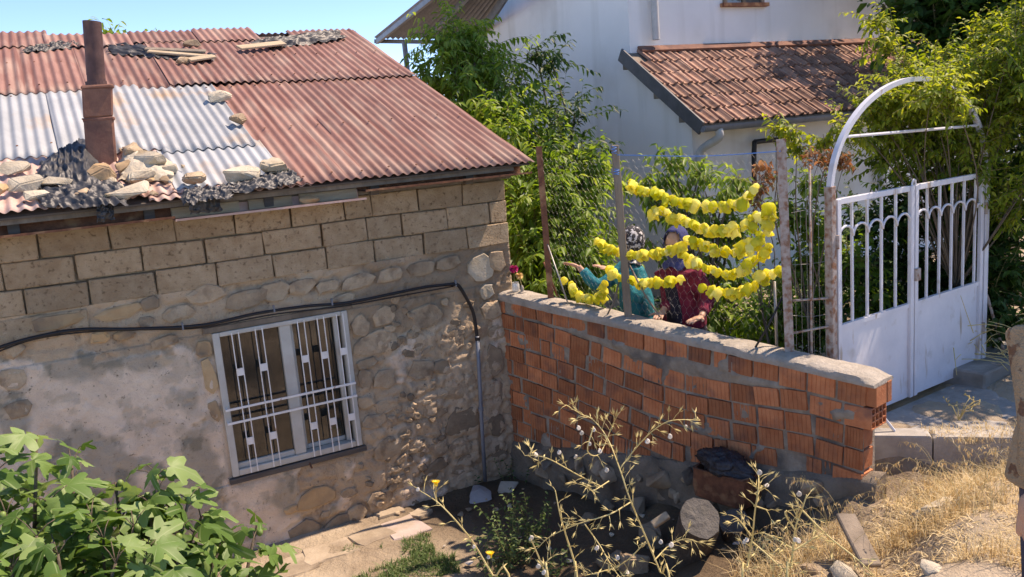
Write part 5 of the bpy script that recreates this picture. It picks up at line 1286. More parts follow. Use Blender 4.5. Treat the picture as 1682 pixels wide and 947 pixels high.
# vine over the arch
tree('climbing_vine', 'yellow green climbing vine tumbling over the white gate arch', 'vine', (3.05, -2.45, .95),
  [(1440,30,18,6.9,12,.85),(1460,70,20,6.9,16,.85),(1478,105,20,6.8,16,.8),(1430,180,28,6.4,20,.8),(1400,205,22,6.3,14,.85),(1460,170,36,6.4,30,.75),(1500,175,36,6.4,34,.75),(1545,170,40,6.4,40,.75),(1590,150,36,6.5,34,.8),(1620,130,30,6.6,26,.85),(1610,60,30,7.0,24,.85),(1540,100,36,6.8,30,.65),(1480,215,36,6.5,32,.6),(1530,225,40,6.6,36,.55),(1580,220,40,6.5,40,.65),(1625,210,40,6.5,38,.7),(1440,255,34,6.7,22,.5),(1500,265,40,6.8,28,.4),(1560,265,40,6.8,30,.4),(1600,270,34,6.5,30,.5),(1655,170,40,6.5,34,.75),(1565,165,28,5.85,24,.8),(1530,150,24,5.8,16,.85),(1545,128,20,5.9,14,.8),(1655,330,36,6.6,34,.5),(Vector((3.3,-2.95,3.3)),.42,44,.6),(Vector((3.8,-3.0,3.2)),.45,44,.5),(Vector((3.6,-2.95,4.0)),.45,40,.6),(Vector((3.3,-2.85,2.5)),.32,30,.5),(Vector((4.1,-3.0,2.6)),.4,36,.5),(Vector((3.0,-2.9,3.6)),.35,30,.7),(1520,200,30,6.6,26,.6),(1440,165,22,6.25,16,.8),(1478,142,20,6.3,16,.8),(1515,128,22,6.3,18,.8),(1560,118,26,6.4,22,.75),(1450,210,26,6.5,22,.6),(1500,225,30,6.6,26,.5),(1550,215,30,6.5,28,.55),(1600,200,30,6.6,26,.55),(1640,100,40,6.4,34,.7),(1670,40,44,6.6,36,.7),(1690,140,50,6.3,40,.6),(1740,200,60,6.2,40,.5),(1720,60,60,6.4,40,.6)],
  .056, .024, 'leaf_vine', None, .018, .55, (.2,.42), seed=23, trunk_r=.016, up=.3)
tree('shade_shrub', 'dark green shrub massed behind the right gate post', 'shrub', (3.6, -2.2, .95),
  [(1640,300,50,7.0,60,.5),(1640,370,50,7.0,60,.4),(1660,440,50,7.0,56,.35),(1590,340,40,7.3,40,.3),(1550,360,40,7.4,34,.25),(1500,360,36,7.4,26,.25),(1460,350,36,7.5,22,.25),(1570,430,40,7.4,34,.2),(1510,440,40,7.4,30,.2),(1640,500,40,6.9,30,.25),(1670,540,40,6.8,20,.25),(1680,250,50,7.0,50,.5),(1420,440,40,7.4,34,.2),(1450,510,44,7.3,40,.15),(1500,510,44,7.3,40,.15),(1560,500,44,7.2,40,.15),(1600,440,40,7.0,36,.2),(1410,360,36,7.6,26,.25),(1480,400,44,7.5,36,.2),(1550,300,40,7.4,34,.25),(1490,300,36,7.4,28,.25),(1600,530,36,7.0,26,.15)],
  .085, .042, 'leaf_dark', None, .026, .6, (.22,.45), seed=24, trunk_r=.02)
tree('walnut_tree', 'big dark broad leaved tree filling the top right corner', 'tree', (5.6, -1.5, .9),
  [(1500,20,40,8.8,40,.5),(1550,50,50,8.6,60,.45),(1610,30,60,8.6,70,.5),(1665,60,60,8.4,70,.5),(1650,110,60,8.2,60,.35),(1590,110,50,8.4,50,.35),(1540,120,40,8.6,34,.3),(1680,180,60,8.2,50,.3),(1600,-40,70,8.6,70,.5),(1680,-60,80,8.4,80,.5),(1560,-110,80,8.6,60,.5),(1660,-170,100,8.6,90,.5),(1760,-60,100,8.2,90,.5),(1760,80,90,8.0,70,.4),(1780,220,90,7.8,60,.4),(1560,-200,80,9,50,.5),(1780,-200,110,8.4,90,.5),(1620,-60,80,11.5,60,.5),(1700,20,90,11.5,60,.5),(1560,-140,90,12,60,.5),(1700,-140,110,11.8,70,.5),(1830,-80,120,11.5,70,.5),(Vector((7.2,2.0,5.6)),.45,30,.5),(Vector((7.9,1.7,5.2)),.5,34,.5),(Vector((8.2,2.2,5.9)),.5,34,.5),(Vector((7.4,1.2,4.9)),.35,16,.5),(Vector((8.8,1.6,5.0)),.5,30,.5)],
  .15, .085, 'leaf_dark', None, .05, .6, (.3,.55), seed=25, trunk_r=.14)

tree('path_shade_tree', 'leafy tree added out of view to shade the gate path', 'tree', (5.0, -3.9, 1.05),  # unseen tree added right of the view to shade the path
  [(Vector((4.2,-3.3,3.7)), .65, 60, .5), (Vector((4.7,-3.9,4.2)), .7, 60, .5), (Vector((4.0,-3.0,3.1)), .5, 40, .4), (Vector((5.2,-3.4,4.9)), .8, 60, .5), (Vector((4.3,-2.7,4.4)), .6, 50, .5), (Vector((5.6,-4.2,4.0)), .7, 40, .5)],
  .10, .05, 'leaf_dark', None, .045, .6, (.3,.5), seed=26, trunk_r=.09)
for k, (x, y, lab) in enumerate(((-2.2,-10.2,'round green shrub across the lane behind the viewer'),(.6,-10.6,'broad green shrub across the lane right of the first'),(-5.2,-10.0,'tall green shrub across the lane left of the first'))):
    z = gz(x, y); tree('lane_shrub', lab, 'shrub', (x, y, z), [(Vector((x+dx, y+dy, z+h)), .55, 34, .5) for dx, dy, h in ((0,0,.7),(.5,.1,1.1),(-.5,0,1.2),(.1,.2,1.7),(.8,.2,.5),(-.8,.1,.5))], .10, .05, 'leaf_tree', 'shrubs across the lane', .05, .5, (.3,.5), seed=40+k, trunk_r=.05)
gr = np.random.default_rng(77); ng = 9000; X_ = gr.uniform(.6, 6.5, ng); Y_ = gr.uniform(-2.6, 1.4, ng)
kp = (X_ > .35-Y_*.215+.1) & (fbm(X_*1.7, Y_*1.7, 3) > .38); X_ = X_[kp]; Y_ = Y_[kp]; nn_ = len(X_)
me = leaves_mesh('garden_weeds', np.stack([X_, Y_, np.full(nn_, .89)+gr.uniform(0,.14,nn_)], -1), np.stack([gr.normal(0,1,nn_), gr.normal(0,1,nn_), gr.uniform(.1,1.2,nn_)], -1), np.stack([gr.normal(0,.4,nn_), gr.normal(0,.4,nn_), np.ones(nn_)], -1), gr.uniform(.06,.16,nn_), gr.uniform(.02,.06,nn_), gr.uniform(0,.8,nn_), M['leaf_dark'])
o = bpy.data.objects.new('garden_weeds', me); COL.objects.link(o); tag(o, 'low dark green ground cover in the garden', None, None, 'stuff')
# ------------------------------------------------------------------ fig tree, lower left
def fig_leaf(seed):
    r = random.Random(seed); N_ = 24; lob = [(-2.05,.62,.62),(-1.02,.95,.50),(0,1.15,.48),(1.02,.95,.50),(2.05,.62,.62)]
    lob = [(a+r.uniform(-.1,.1), l*r.uniform(.85,1.1), w) for a, l, w in lob]; rim = []
    for k in range(N_+1):
        th = -2.8+5.6*k/N_; rad = .36
        for a, l, w in lob: rad = max(rad, l*(1-min(1, abs((th-a)/w))**2.0*.66) if abs(th-a) < w else 0)
        rad *= 1+.05*math.sin(th*17+seed); rim.append((rad*math.sin(th)*.60, .28+rad*math.cos(th)*.62))
    cu = r.uniform(.25,.75); tw = r.uniform(-.5,.5); wv = r.uniform(0, 6); vf = r.uniform(.15,.55)
    def zz(x, y): return -cu*max(y-.1, 0)**2 - .45*x*x + vf*abs(x)*.5 + tw*x*y + .045*math.sin(9*x+wv)*(abs(x)+abs(y-.3)) + .05*math.sin(8*y+wv*2)*abs(x)*2
    V = [(0, .16, 0)]
    for f in (.38, .72, 1.0):
        for x, y in rim: X = x*f; Y = .16+(y-.16)*f; V.append((X, Y, zz(X, Y)))
    n = N_+1; Fc = [(0, 1+k+1, 1+k) for k in range(N_)]
    for q in (0, 1): Fc += [(1+q*n+k, 1+q*n+k+1, 1+q*n+n+k+1, 1+q*n+n+k) for k in range(N_)]
    me = bpy.data.meshes.new('leaf'); me.from_pydata(V, [], Fc); me.materials.append(M['fig']); smooth(me); return me
FL = [fig_leaf(k) for k in range(9)]
fb = Vector((-3.75, -3.15, gz(-3.75, -3.15)))
fig = empty('fig_tree', fb, 'large leaved fig tree in the lower left corner', 'tree')
tips = [(60,712,3.7),(-20,735,3.5),(118,742,3.8),(190,762,3.9),(258,752,3.9),(310,790,4.0),(420,842,4.2),(80,795,3.6),(10,815,3.5),(150,820,3.6),(220,835,3.7),(290,850,3.8),(360,872,4.0),(95,880,3.4),(190,895,3.4),(20,905,3.3),(270,915,3.5),(350,930,3.7),(130,945,3.2),(60,955,3.2),(220,960,3.3),(310,975,3.5),(410,935,3.9),(-40,860,3.3),(400,985,3.8),(170,855,3.5),(250,800,3.9),(60,850,3.4),(330,820,4.05),(120,790,3.7),(-10,960,3.2),(240,880,3.5)]
tips = [(x, y+(14 if y > 745 else 6), d) for x, y, d in tips]; rs = random.Random(13); mbt = MB(); nl = 0
for i, (px, py, d) in enumerate(tips):
    T_ = D(px, py+16, d); mid = fb.lerp(T_, .55)+Vector((rs.uniform(-.15,.15), rs.uniform(-.15,.15), -.12))
    P = spline([fb+Vector((rs.uniform(-.06,.06), rs.uniform(-.06,.06), 0)), mid, T_], 7); mbt.tube(P, list(np.linspace(.022, .006, len(P))), 6)
    for k in range(9):
        j = len(P)-1-int(rs.uniform(0,1)**1.6*6); a = rs.uniform(0, 6.28); p = P[j]
        tw_ = (P[-1]-P[-3]).normalized()
        out = (Vector((math.cos(a), math.sin(a), rs.uniform(-.1,.55)))+tw_*.3).normalized()
        pet = rs.uniform(.05,.10); q = p+out*pet+Vector((0,0,.02)); mbt.tube([p, p+out*pet*.5+Vector((0,0,.02)), q], [.003,.0025,.002], 4)
        ld = (out+Vector((0,0,-rs.uniform(.1,1.0)))).normalized(); up_ = (Vector((rs.gauss(.15,.5), rs.gauss(-.1,.5), 1))).normalized()
        x = ld.cross(up_).normalized(); z = x.cross(ld)
        s_ = rs.uniform(.115,.195)*(.6 if rs.random() < .15 else 1)
        inst('leaf', rs.choice(FL), basis(q-ld*.16*s_, x, ld, z) @ Matrix.Scale(s_, 4), fig); nl += 1
obj('stems', mbt, M['bark'], fig, sm=True)
# inner leaves too crowded to tell apart: one part
PV = []; PF = []; PA = []
tmpl = [(np.array([v.co[:] for v in me.vertices]), [tuple(p.vertices) for p in me.polygons]) for me in FL]
for k in range(420):
    px, py, d = tips[rs.randrange(len(tips))]; q = D(px+rs.gauss(-8,38), py+rs.uniform(30,120), d+rs.uniform(-.12,.3)); a = rs.uniform(0,6.28)
    ld = Vector((math.cos(a), math.sin(a), -rs.uniform(.0,.9))).normalized(); up_ = Vector((rs.gauss(.15,.5), rs.gauss(-.1,.5), 1)).normalized(); x = ld.cross(up_).normalized(); z = x.cross(ld); s_ = rs.uniform(.10,.18)
    A, Fc_ = rs.choice(tmpl); R3 = np.array([list(x), list(ld), list(z)]).T; b0 = sum(len(p) for p in PV); PV.append((A*s_) @ R3.T+np.array(q)); PA.append(np.full(len(A), rs.random()))
    for f in Fc_:
        f = [i+b0 for i in f]
        PF += [f] if len(f) == 3 else [[f[0], f[1], f[2]], [f[0], f[2], f[3]]]
me = npmesh('inner_leaves', np.concatenate(PV), PF, M['figmass'], {'var': np.concatenate(PA)}, True); o = bpy.data.objects.new('inner_leaves', me); COL.objects.link(o); attach(o, fig); tag(o, kind='stuff')
mb = MB()
for k in range(26):
    px, py, d = rs.choice(tips); c = D(px+rs.uniform(-14,14), py+18+rs.uniform(-6,14), d)
for k in range(14):
    px, py, d = tips[k]; c = D(px+rs.uniform(-10,10), py+18, d); mb2 = MB(); mb2.ell(c, (.016,.016,.02), 8, 6); obj('fig_fruit', mb2, M['figfruit'], fig, sm=True)
# ------------------------------------------------------------------ people
def hand(mb, wrist, fdir, palm_n, side=1, curl=.35, s=1.0):
    """palm and five separate fingers; fdir points along the fingers, palm_n out of the palm"""
    fdir = Vector(fdir).normalized(); palm_n = Vector(palm_n); palm_n = (palm_n-fdir*palm_n.dot(fdir)).normalized(); sd = fdir.cross(palm_n)*side
    w = Vector(wrist)
    R = Matrix((sd, fdir, palm_n)).transposed()
    mb.ell(w+fdir*.045*s, (.040*s, .052*s, .017*s), 12, 8, R)
    for i, (o_, l) in enumerate(((-.029, .066), (-.010, .078), (.010, .074), (.029, .058))):
        b = w+fdir*.082*s+sd*o_*s; d = (fdir+sd*o_*2.2).normalized(); c = curl
        p1 = b+d*l*.42*s; d2 = (d*math.cos(c)+palm_n*math.sin(c)); p2 = p1+d2*l*.32*s; d3 = (d*math.cos(2*c)+palm_n*math.sin(2*c)); p3 = p2+d3*l*.26*s
        mb.tube([b-d*.015, p1, p2, p3], [.0092*s, .0088*s, .0080*s, .0062*s], 7)
    b = w+fdir*.025*s-sd*.030*s; d = (-sd*.75+fdir*.65).normalized()
    mb.tube([b, b+d*.034*s, b+d*.058*s+fdir*.008*s, b+d*.070*s+fdir*.020*s], [.013*s, .011*s, .0095*s, .007*s], 7)
def remesh(o, v, sm=3):
    m = o.modifiers.new('remesh', 'REMESH'); m.mode = 'VOXEL'; m.voxel_size = v; m.use_smooth_shade = True
    if sm: k = o.modifiers.new('smooth', 'SMOOTH'); k.factor = .5; k.iterations = sm
def eringv(c, rx, ry, ang, n=20, wob=0, ph=0):
    ca, sa = math.cos(ang), math.sin(ang); out = []
    for k in range(n):
        a = 2*math.pi*k/n; q = 1+wob*math.sin(7*a+ph); x = rx*math.cos(a)*q; y = ry*math.sin(a)*q
        out.append(Vector((c[0]+x*ca-y*sa, c[1]+x*sa+y*ca, c[2])))
    return out
def face(mb, hc, fd, s=1.0):
    up = Vector((0,0,1)); sd = fd.cross(up).normalized(); up = sd.cross(fd)
    R = Matrix((sd, fd, up)).transposed()
    mb.ell(hc, (.074*s, .092*s, .112*s), 18, 14, R); mb.ell(hc+fd*.035*s-up*.055*s, (.055*s, .055*s, .058*s), 14, 10, R)
    mb.tube([hc+fd*.088*s+up*.018*s, hc+fd*.104*s-up*.012*s, hc+fd*.110*s-up*.026*s], [.008*s, .011*s, .014*s], 8)
    for k in (-1, 1): mb.ell(hc+sd*k*.076*s-up*.005*s, (.012*s, .02*s, .030*s), 8, 6, R); mb.ell(hc+fd*.07*s+sd*k*.038*s-up*.02*s, (.024*s,.022*s,.02*s), 8, 6, R)
    return sd, up, R
def person(label, base, facing, head, sh_r, el_r, wr_r, hd_r, sh_l, el_l, wr_l, hd_l, cloth, H=1.5, group=None, hem=.06, hw=.25, stocking=None, tunic=None, trousers=None, scarf='navy', coat=None, skirt='navyprint', palm_r=(0,0,-1), palm_l=(0,0,-1)):
    base = Vector(base); fd = Vector(facing).normalized(); head = Vector(head); sd = fd.cross(Vector((0,0,1)))
    root = empty('person', base, label, 'person', group); ang = math.atan2(sd.y, sd.x)
    g = base.z; hip = Vector((base.x, base.y, g+.80)); ches = (Vector(sh_r)+Vector(sh_l))/2-Vector((0,0,.10)); neck = (Vector(sh_r)+Vector(sh_l))/2+Vector((0,0,.03))
    mb = MB()
    face(mb, head, fd)
    mb.tube([neck-Vector((0,0,.06)), neck.lerp(head, .5), head-fd*.015-Vector((0,0,.03))], [.055,.048,.050], 12)
    mb.loft([eringv(hip-Vector((0,0,.05)), .15, .11, ang), eringv(hip.lerp(ches, .4), .14, .10, ang), eringv(ches, .15, .10, ang), eringv(neck-Vector((0,0,.03)), .13, .07, ang)])
    for sh, el, wr in ((sh_r, el_r, wr_r), (sh_l, el_l, wr_l)): mb.tube(spline([Vector(sh), Vector(el), Vector(wr)], 5), list(np.linspace(.045, .024, 11)), 10)
    hand(mb, wr_r, hd_r, palm_r, 1, .22); hand(mb, wr_l, hd_l, palm_l, -1, .22)
    for k in (-1, 1):
        hp = hip+sd*.08*k; kn = Vector((hp.x, hp.y, g+.42))+fd*.02; an = Vector((hp.x, hp.y, g+.08)); mb.tube([hp, kn, an], [.075,.052,.036], 10); mb.ell(an+fd*.06-Vector((0,0,.045)), (.04,.11,.035), 10, 7, Matrix((sd, fd, Vector((0,0,1)))).transposed())
    o = obj('body', mb, M['skin'], root); remesh(o, .0052, 1)
    # eyes and mouth
    up = Vector((0,0,1))
    for k in (-1, 1):
        m2 = MB(); m2.ell(head+fd*.083+sd*k*.030+up*.012, (.010,.010,.006), 8, 6); obj('eye', m2, M['eye'], root, sm=True)
    m2 = MB(); m2.tube([head+fd*.083+sd*t-up*(.062-.05*t*t*40*.01) for t in (-.022,-.01,0,.01,.022)], [.002,.0045,.005,.0045,.002], 6); obj('mouth', m2, M['lip'], root, sm=True)
    # top garment
    m2 = MB(); top_h = g+(tunic or .62)
    rr = [eringv((base.x, base.y, top_h), .205 if tunic else .185, .17 if tunic else .15, ang, 24, .03), eringv((base.x, base.y, top_h+.14), .185, .145, ang, 24, .02), eringv(hip.lerp(ches, .55), .168, .128, ang, 24), eringv(ches+Vector((0,0,.03)), .175, .122, ang, 24), eringv(neck-Vector((0,0,.035)), .155, .095, ang, 24), eringv(neck+Vector((0,0,.005)), .07, .065, ang, 24)]
    m2.loft(rr)
    for sh, el, wr in ((sh_r, el_r, wr_r), (sh_l, el_l, wr_l)):
        a, b, c = Vector(sh), Vector(el), Vector(wr); c2 = b.lerp(c, .80); m2.tube(spline([a, b, c2], 5), list(np.linspace(.070, .045, 11)), 12)
    o = obj('cardigan' if coat else 'blouse', m2, M[coat or cloth], root); remesh(o, .012, 4)
    if coat:   # patterned dress front showing between the open fronts
        m3 = MB(); m3.loft([eringv(Vector((base.x, base.y, top_h-.05))+fd*.055, .10, .125, ang, 20), eringv(hip.lerp(ches, .5)+fd*.052, .085, .098, ang, 20), eringv(ches+fd*.052, .075, .088, ang, 20), eringv(neck-Vector((0,0,.02))+fd*.03, .04, .06, ang, 20)]); o = obj('dress_front', m3, M[cloth], root); remesh(o, .012, 3)
    if trousers:
        m2 = MB()
        for k in (-1, 1):
            hp = hip+sd*.08*k; m2.tube([hp+Vector((0,0,.04)), Vector((hp.x, hp.y, g+.45)), Vector((hp.x, hp.y, g+.07))], [.095,.075,.065], 14)
        o = obj('trousers', m2, M[trousers], root); remesh(o, .012, 3)
    else:
        m2 = MB()
    if not trousers: m2.loft([eringv((base.x, base.y, g+hem), hw, hw*.88, ang, 28, .04), eringv((base.x, base.y, g+max(.35, hem+.12)), .215, .185, ang, 28, .035, .5), eringv((base.x, base.y, g+.66), .178, .142, ang, 28, .015, 1), eringv((base.x, base.y, g+.86), .15, .12, ang, 28)])
    if not trousers: obj('skirt', m2, M[skirt], root, sm=True)
    if stocking:
        for k in (-1, 1):
            m2 = MB(); hp = hip+sd*.08*k; m2.tube([Vector((hp.x, hp.y, g+.07)), Vector((hp.x, hp.y, g+.25)), Vector((hp.x, hp.y, g+.48))], [.042,.056,.062], 12); obj('stocking', m2, M[stocking], root, sm=True)
    for k in (-1, 1):
        m2 = MB(); an = hip+sd*.08*k; m2.ell(Vector((an.x, an.y, g+.04))+fd*.07, (.048,.125,.045), 12, 8, Matrix((sd, fd, up)).transposed()); obj('shoe', m2, M['shoe'], root, sm=True)
    # headscarf: hood with a face opening, draped to the shoulders
    nu, nv = 30, 20; V = []; Fc = []
    for j in range(nv+1):
        for i in range(nu):
            th = 2*math.pi*i/nu; t = j/nv
            if t < .62:
                ph = math.pi/2-t/.62*(math.pi*.68); rx, ry, rz = .094, .112, .130
                p = head-fd*.008+Vector((0,0,.008))+sd*(rx*math.cos(ph)*math.cos(th))+fd*(ry*math.cos(ph)*math.sin(th))+up*(rz*math.sin(ph))
            else:
                k = (t-.62)/.38; p = head-fd*(.008)+sd*((.05+.07*k)*math.cos(th))+fd*((.062+.035*k)*math.sin(th))-up*(.115+.06*k)+up*.02*math.sin(5*th)*k
            V.append(p)
    for j in range(nv):
        for i in range(nu):
            t = (j+.5)/nv; th = 2*math.pi*(i+.5)/nu; fr = math.cos(th-math.pi/2)
            if .20 < t < .60 and fr > .55+.9*abs(t-.40): continue
            a = j*nu+i; b = j*nu+(i+1) % nu; Fc.append((a, b, b+nu, a+nu))
    m2 = MB(); m2.v = [tuple(v) for v in V]; m2.f = Fc; o = obj('headscarf', m2, M[scarf], root, sm=True); md = o.modifiers.new('t', 'SOLIDIFY'); md.thickness = .006; md.offset = 1
    return root
# woman in teal reaching out along the netting
tb = Vector((.98, -.98, .90)); hdA = onplane(1036, 398, WA-WN*.62, WN)
sA = Vector((hdA.x, hdA.y, hdA.z-.21)); tb.x, tb.y = hdA.x+.03, hdA.y
wrA = onplane(950, 437, WA-WN*.36, WN); tipA = onplane(922, 430, WA-WN*.33, WN)
faceA = Vector((-.85, .35, -.1)); sdA = Vector(faceA).normalized().cross(Vector((0,0,1)))
shR = sA+sdA*.15; shL = sA-sdA*.15
wl2 = onplane(1003, 443, WA-WN*.32, WN)
person('woman in a teal dress and black and white headscarf reaching left behind the middle post', tb, faceA, hdA, shR, onplane(985, 468, WA-WN*.46, WN), wrA, (tipA-wrA), shL, shL+Vector((-.05,-.08,-.22)), wl2, Vector((-.4,.3,.2)), 'teal', scarf='scarfprint', skirt='teal', palm_r=(-.3,-.3,-.9), group='women behind the garden wall')
# woman in maroon with her hands on the coping
hdB = onplane(1110, 400, WA-WN*.50, WN); sB = Vector((hdB.x, hdB.y, hdB.z-.21)); bb = Vector((hdB.x+.06, hdB.y+.01, .90))
faceB = Vector((-.92, -.30, -.12)); sdB = faceB.normalized().cross(Vector((0,0,1)))
capz = wtop(2.0)+.066
def oncap(px, py, lift): return onZ(px, py, capz+lift)
hR = oncap(1152, 520, .03); hRt = oncap(1118, 534, .012); hL = oncap(1088, 512, .03); hLt = oncap(1078, 524, .012)
shR = sB+sdB*.15; shL = sB-sdB*.15
if (shR-hR).length > (shL-hR).length: hR, hL, hRt, hLt = hL, hR, hLt, hRt
person('woman in a maroon cardigan and navy headscarf leaning her hands on the coping', bb, faceB, hdB, shR, shR.lerp(hR, .5)+Vector((.10,0,-.04)), hR, hRt-hR, shL, shL.lerp(hL, .5)+Vector((.10,0,-.04)), hL, hLt-hL, 'navyprint', coat='maroon', scarf='navy', skirt='navyprint', group='women behind the garden wall')
# passer-by cut by the right picture edge
pc = D(1786, 795, 2.3); gzc = gz(pc.x, pc.y); hemz = D(1650, 800, 2.3).z; pc.z = gzc
hdC = Vector((pc.x, pc.y, max(gzc+1.45, hemz+.62))); sC = hdC-Vector((0,0,.21)); faceC = Vector((.466, .885, 0)); sdC = faceC.normalized().cross(Vector((0,0,1)))
shR = sC+sdC*.16; shL = sC-sdC*.16
wr1 = shR+Vector((0,0,-.46))+sdC*.05; wr2 = D(1700, 812, 2.15)
person('person in a beige printed tunic cut off by the right picture edge', pc, faceC, hdC, shR, shR.lerp(wr1, .5)+sdC*.03, wr1, (0,.05,-1), shL, shL.lerp(wr2, .5)+faceC*-.03, wr2, (.05,.1,-1), 'beigeprint', scarf='beigeprint', tunic=hemz-gzc, trousers='trouser', palm_r=(-1,0,0), palm_l=(1,0,0))

# ------------------------------------------------------------------ things lying in front of the brick wall
def log(P, ax, r, L, seed, label, name='log', m='log'):
    ax = Vector(ax).normalized(); u = ax.orthogonal().normalized(); w = ax.cross(u); rr_ = random.Random(seed); n = 18; P = Vector(P)
    prof = [1+.07*math.sin(2*math.pi*k/n*2+seed)+rr_.uniform(-.05,.05) for k in range(n)]
    ring = lambda t, s: [P+ax*t+(u*math.cos(2*math.pi*k/n)+w*math.sin(2*math.pi*k/n))*r*prof[k]*s for k in range(n)]
    root = empty(name, P-ax*L, label, 'log', 'old logs by the wall'); mb = MB(); mb.loft([ring(-L, 1.06), ring(-L*.6, 1.0), ring(-L*.2, .98), ring(-.015, .99), ring(-.003, .96)], cap=False); obj('bark', mb, M[m], root, sm=R_(50))
    mb = MB(); e = ring(-.003, .96); c = P+ax*.002; i2 = [c.lerp(v, .62)+ax*rr_.uniform(-.004,.004) for v in e]; i3 = [c.lerp(v, .28)+ax*rr_.uniform(-.004,.002) for v in e]
    mb.loft([e, i2, i3], cap=False); mb.add(i3, [tuple(range(n))]); obj('cut_end', mb, M['logend'], root)
    return root
back = Vector((.35,-.9,.35))
p = D(1150, 850, 5.3); log(p, (-.25,-.55,.80), .135, .75, 1, 'thick upright grey log stump with a cracked sawn end')
p = D(1205, 855, 5.55); log(p, (-.35,-.3,.88), .10, .5, 3, 'pale split log just behind the big stump')
# split plank leaning
mb = MB(); a = D(1388, 845, 4.75); b = D(1432, 930, 4.45); mb.bar(a, b, .11, .03, (-.3,-.8,.3)); o = obj('broken_board', mb, M['greywood'], bevel=.006); tag(o, 'weathered broken board leaning among the dry grass', 'board')
mb = MB(); a = D(1072, 862, 5.45); b = D(1098, 845, 5.45); mb.bar(a, b, .05, .04, (0,-.6,.8)); o = obj('wood_offcut', mb, M['plank'], bevel=.006); tag(o, 'pale wood offcut wedged beside the big stump', 'wood')
# rusty tin with folded rim
c = onW(1194, 792, .15); tin = empty('rusty_tin', c-Vector((0,0,.14)), 'crushed rusty tin box standing on the logs against the wall', 'tin')
ta = math.atan2(WD.y, WD.x); n = 24; rr_ = random.Random(3)
def tring(z, sx, sy, j):
    out = []
    for k in range(n):
        a = 2*math.pi*k/n; ca, sa = math.cos(a), math.sin(a); e = .22; x = math.copysign(abs(ca)**e, ca)*sx+rr_.uniform(-j,j); y = math.copysign(abs(sa)**e, sa)*sy+rr_.uniform(-j,j)
        out.append(Vector((c.x+x*math.cos(ta)-y*math.sin(ta), c.y+x*math.sin(ta)+y*math.cos(ta), c.z+z+.03*x)))
    return out
mb = MB(); mb.loft([tring(-.12,.20,.10,.006), tring(-.11,.21,.11,.004), tring(-.02,.215,.115,.008), tring(.085,.212,.112,.006), tring(.09,.218,.118,.004), tring(.10,.218,.118,.004), tring(.10,.200,.10,.004), tring(.03,.19,.09,.01)]); obj('tin_shell', mb, M['rust'], tin, sm=R_(35))
# black bag slumped on the tin
b = bmesh.new(); bmesh.ops.create_icosphere(b, subdivisions=5, radius=1)
for v in b.verts:
    q = v.co.copy(); nn = mnoise.noise(q*1.6+Vector((3,1,2))); rid = 1-abs(mnoise.noise(q*3.1+Vector((1,5,2)))*2); r2 = 1-abs(mnoise.noise(Vector((q.x*5, q.y*5, q.z*9)))*2)
    f = 1+.25*nn+.16*rid**3+.07*r2**2; v.co = Vector((q.x*.19*f, q.y*.11*f, max(q.z*.095*f, -.05-.06*abs(q.x))))
me = bpy.data.meshes.new('black_bag'); b.to_mesh(me); b.free(); me.materials.append(M['bag']); smooth(me)
o = bpy.data.objects.new('black_bag', me); COL.objects.link(o); o.location = c+Vector((0,0,.125)); o.rotation_euler = (0, .12, ta); tag(o, 'crumpled black plastic bag slumped on the rusty tin', 'bag')
# stones on the bank
SB = [(1540,836,90,44,'rubble','broad white stone half buried in dry grass below the kerb'),(1388,940,70,40,'rubble','pale round stone at the bottom edge in dry grass'),(1530,936,46,26,'rubble','small white stone at the bottom right among straw'),(1330,935,40,24,'stone','pinkish stone at the bottom in front of the stump'),(1010,920,60,40,'darkstone','grey boulder at the bottom centre in shadow'),(835,798,44,24,'rubble','pale broken slab in shadow at the foot of the conduit'),(790,812,56,16,'slab','thin flat slab lying in shadow near the conduit'),(905,770,20,16,'rubble','little white stone at the wall foot behind the weed'),(965,850,34,26,'darkstone','dark stone in the shadow below the brick wall'),(1000,830,26,22,'stone','small tan stone in the shadow below the brick wall'),(1050,830,40,36,'darkstone','dark stone next to the logs'),(1070,880,56,44,'darkstone','rough dark boulder left of the big stump'),(1040,925,60,40,'stone','rough brown boulder at the bottom edge left of the stump'),(1110,905,40,34,'darkstone','small dark boulder touching the big stump'),(925,790,26,18,'rubble','second little white stone at the wall foot')]
for k, (px, py, w, h, m, lab) in enumerate(SB):
    p = ground_hit(px, py+h*.3); s = px2m(p); rock('bank_stone', p+Vector((0,0,h*s*.25)), (w*s, w*s*.7, h*s*1.1), 300+k, m, k*.7, None, lab, 'stone')
rs = random.Random(17)
for k in range(70):
    x = rs.uniform(-1.3,.55); y = rs.uniform(-3.0,-.1)
    if x > .0+(-y)*.2: continue
    s = rs.uniform(.02,.06); rock('pebble', (x, y, gz(x, y)+s*.2), (s*1.3, s, s*.7), 400+k, rs.choice(['stone','darkstone','rubble','slab']), rs.uniform(0,3), None, 'small loose stone on the dark ground before the brick wall', 'stone', 'small loose stones in the yard', 2)
# broken concrete strip and pink slab along the house wall
st = empty('yard_paving', (-1.8,-.45,0), 'broken concrete and pinkish slab strip along the foot of the house wall', 'paving')
for k, (px, py, w, l, a, m) in enumerate([(660,862,.34,.36,.1,'pinkslab'),(610,876,.30,.26,.15,'dustyslab'),(540,902,.40,.28,.1,'dustyslab'),(468,930,.42,.28,.1,'dustyslab'),(690,838,.16,.14,.3,'dustyslab'),(640,838,.22,.14,.1,'dustyslab'),(395,965,.44,.28,.1,'dustyslab')]):
    p = onZ(px, py, .03); slab('slab', (p.x, p.y, .016+.004*(k % 3)), w, l, a+.1*math.sin(k*2.1), .07, M[m], st, 500+k)

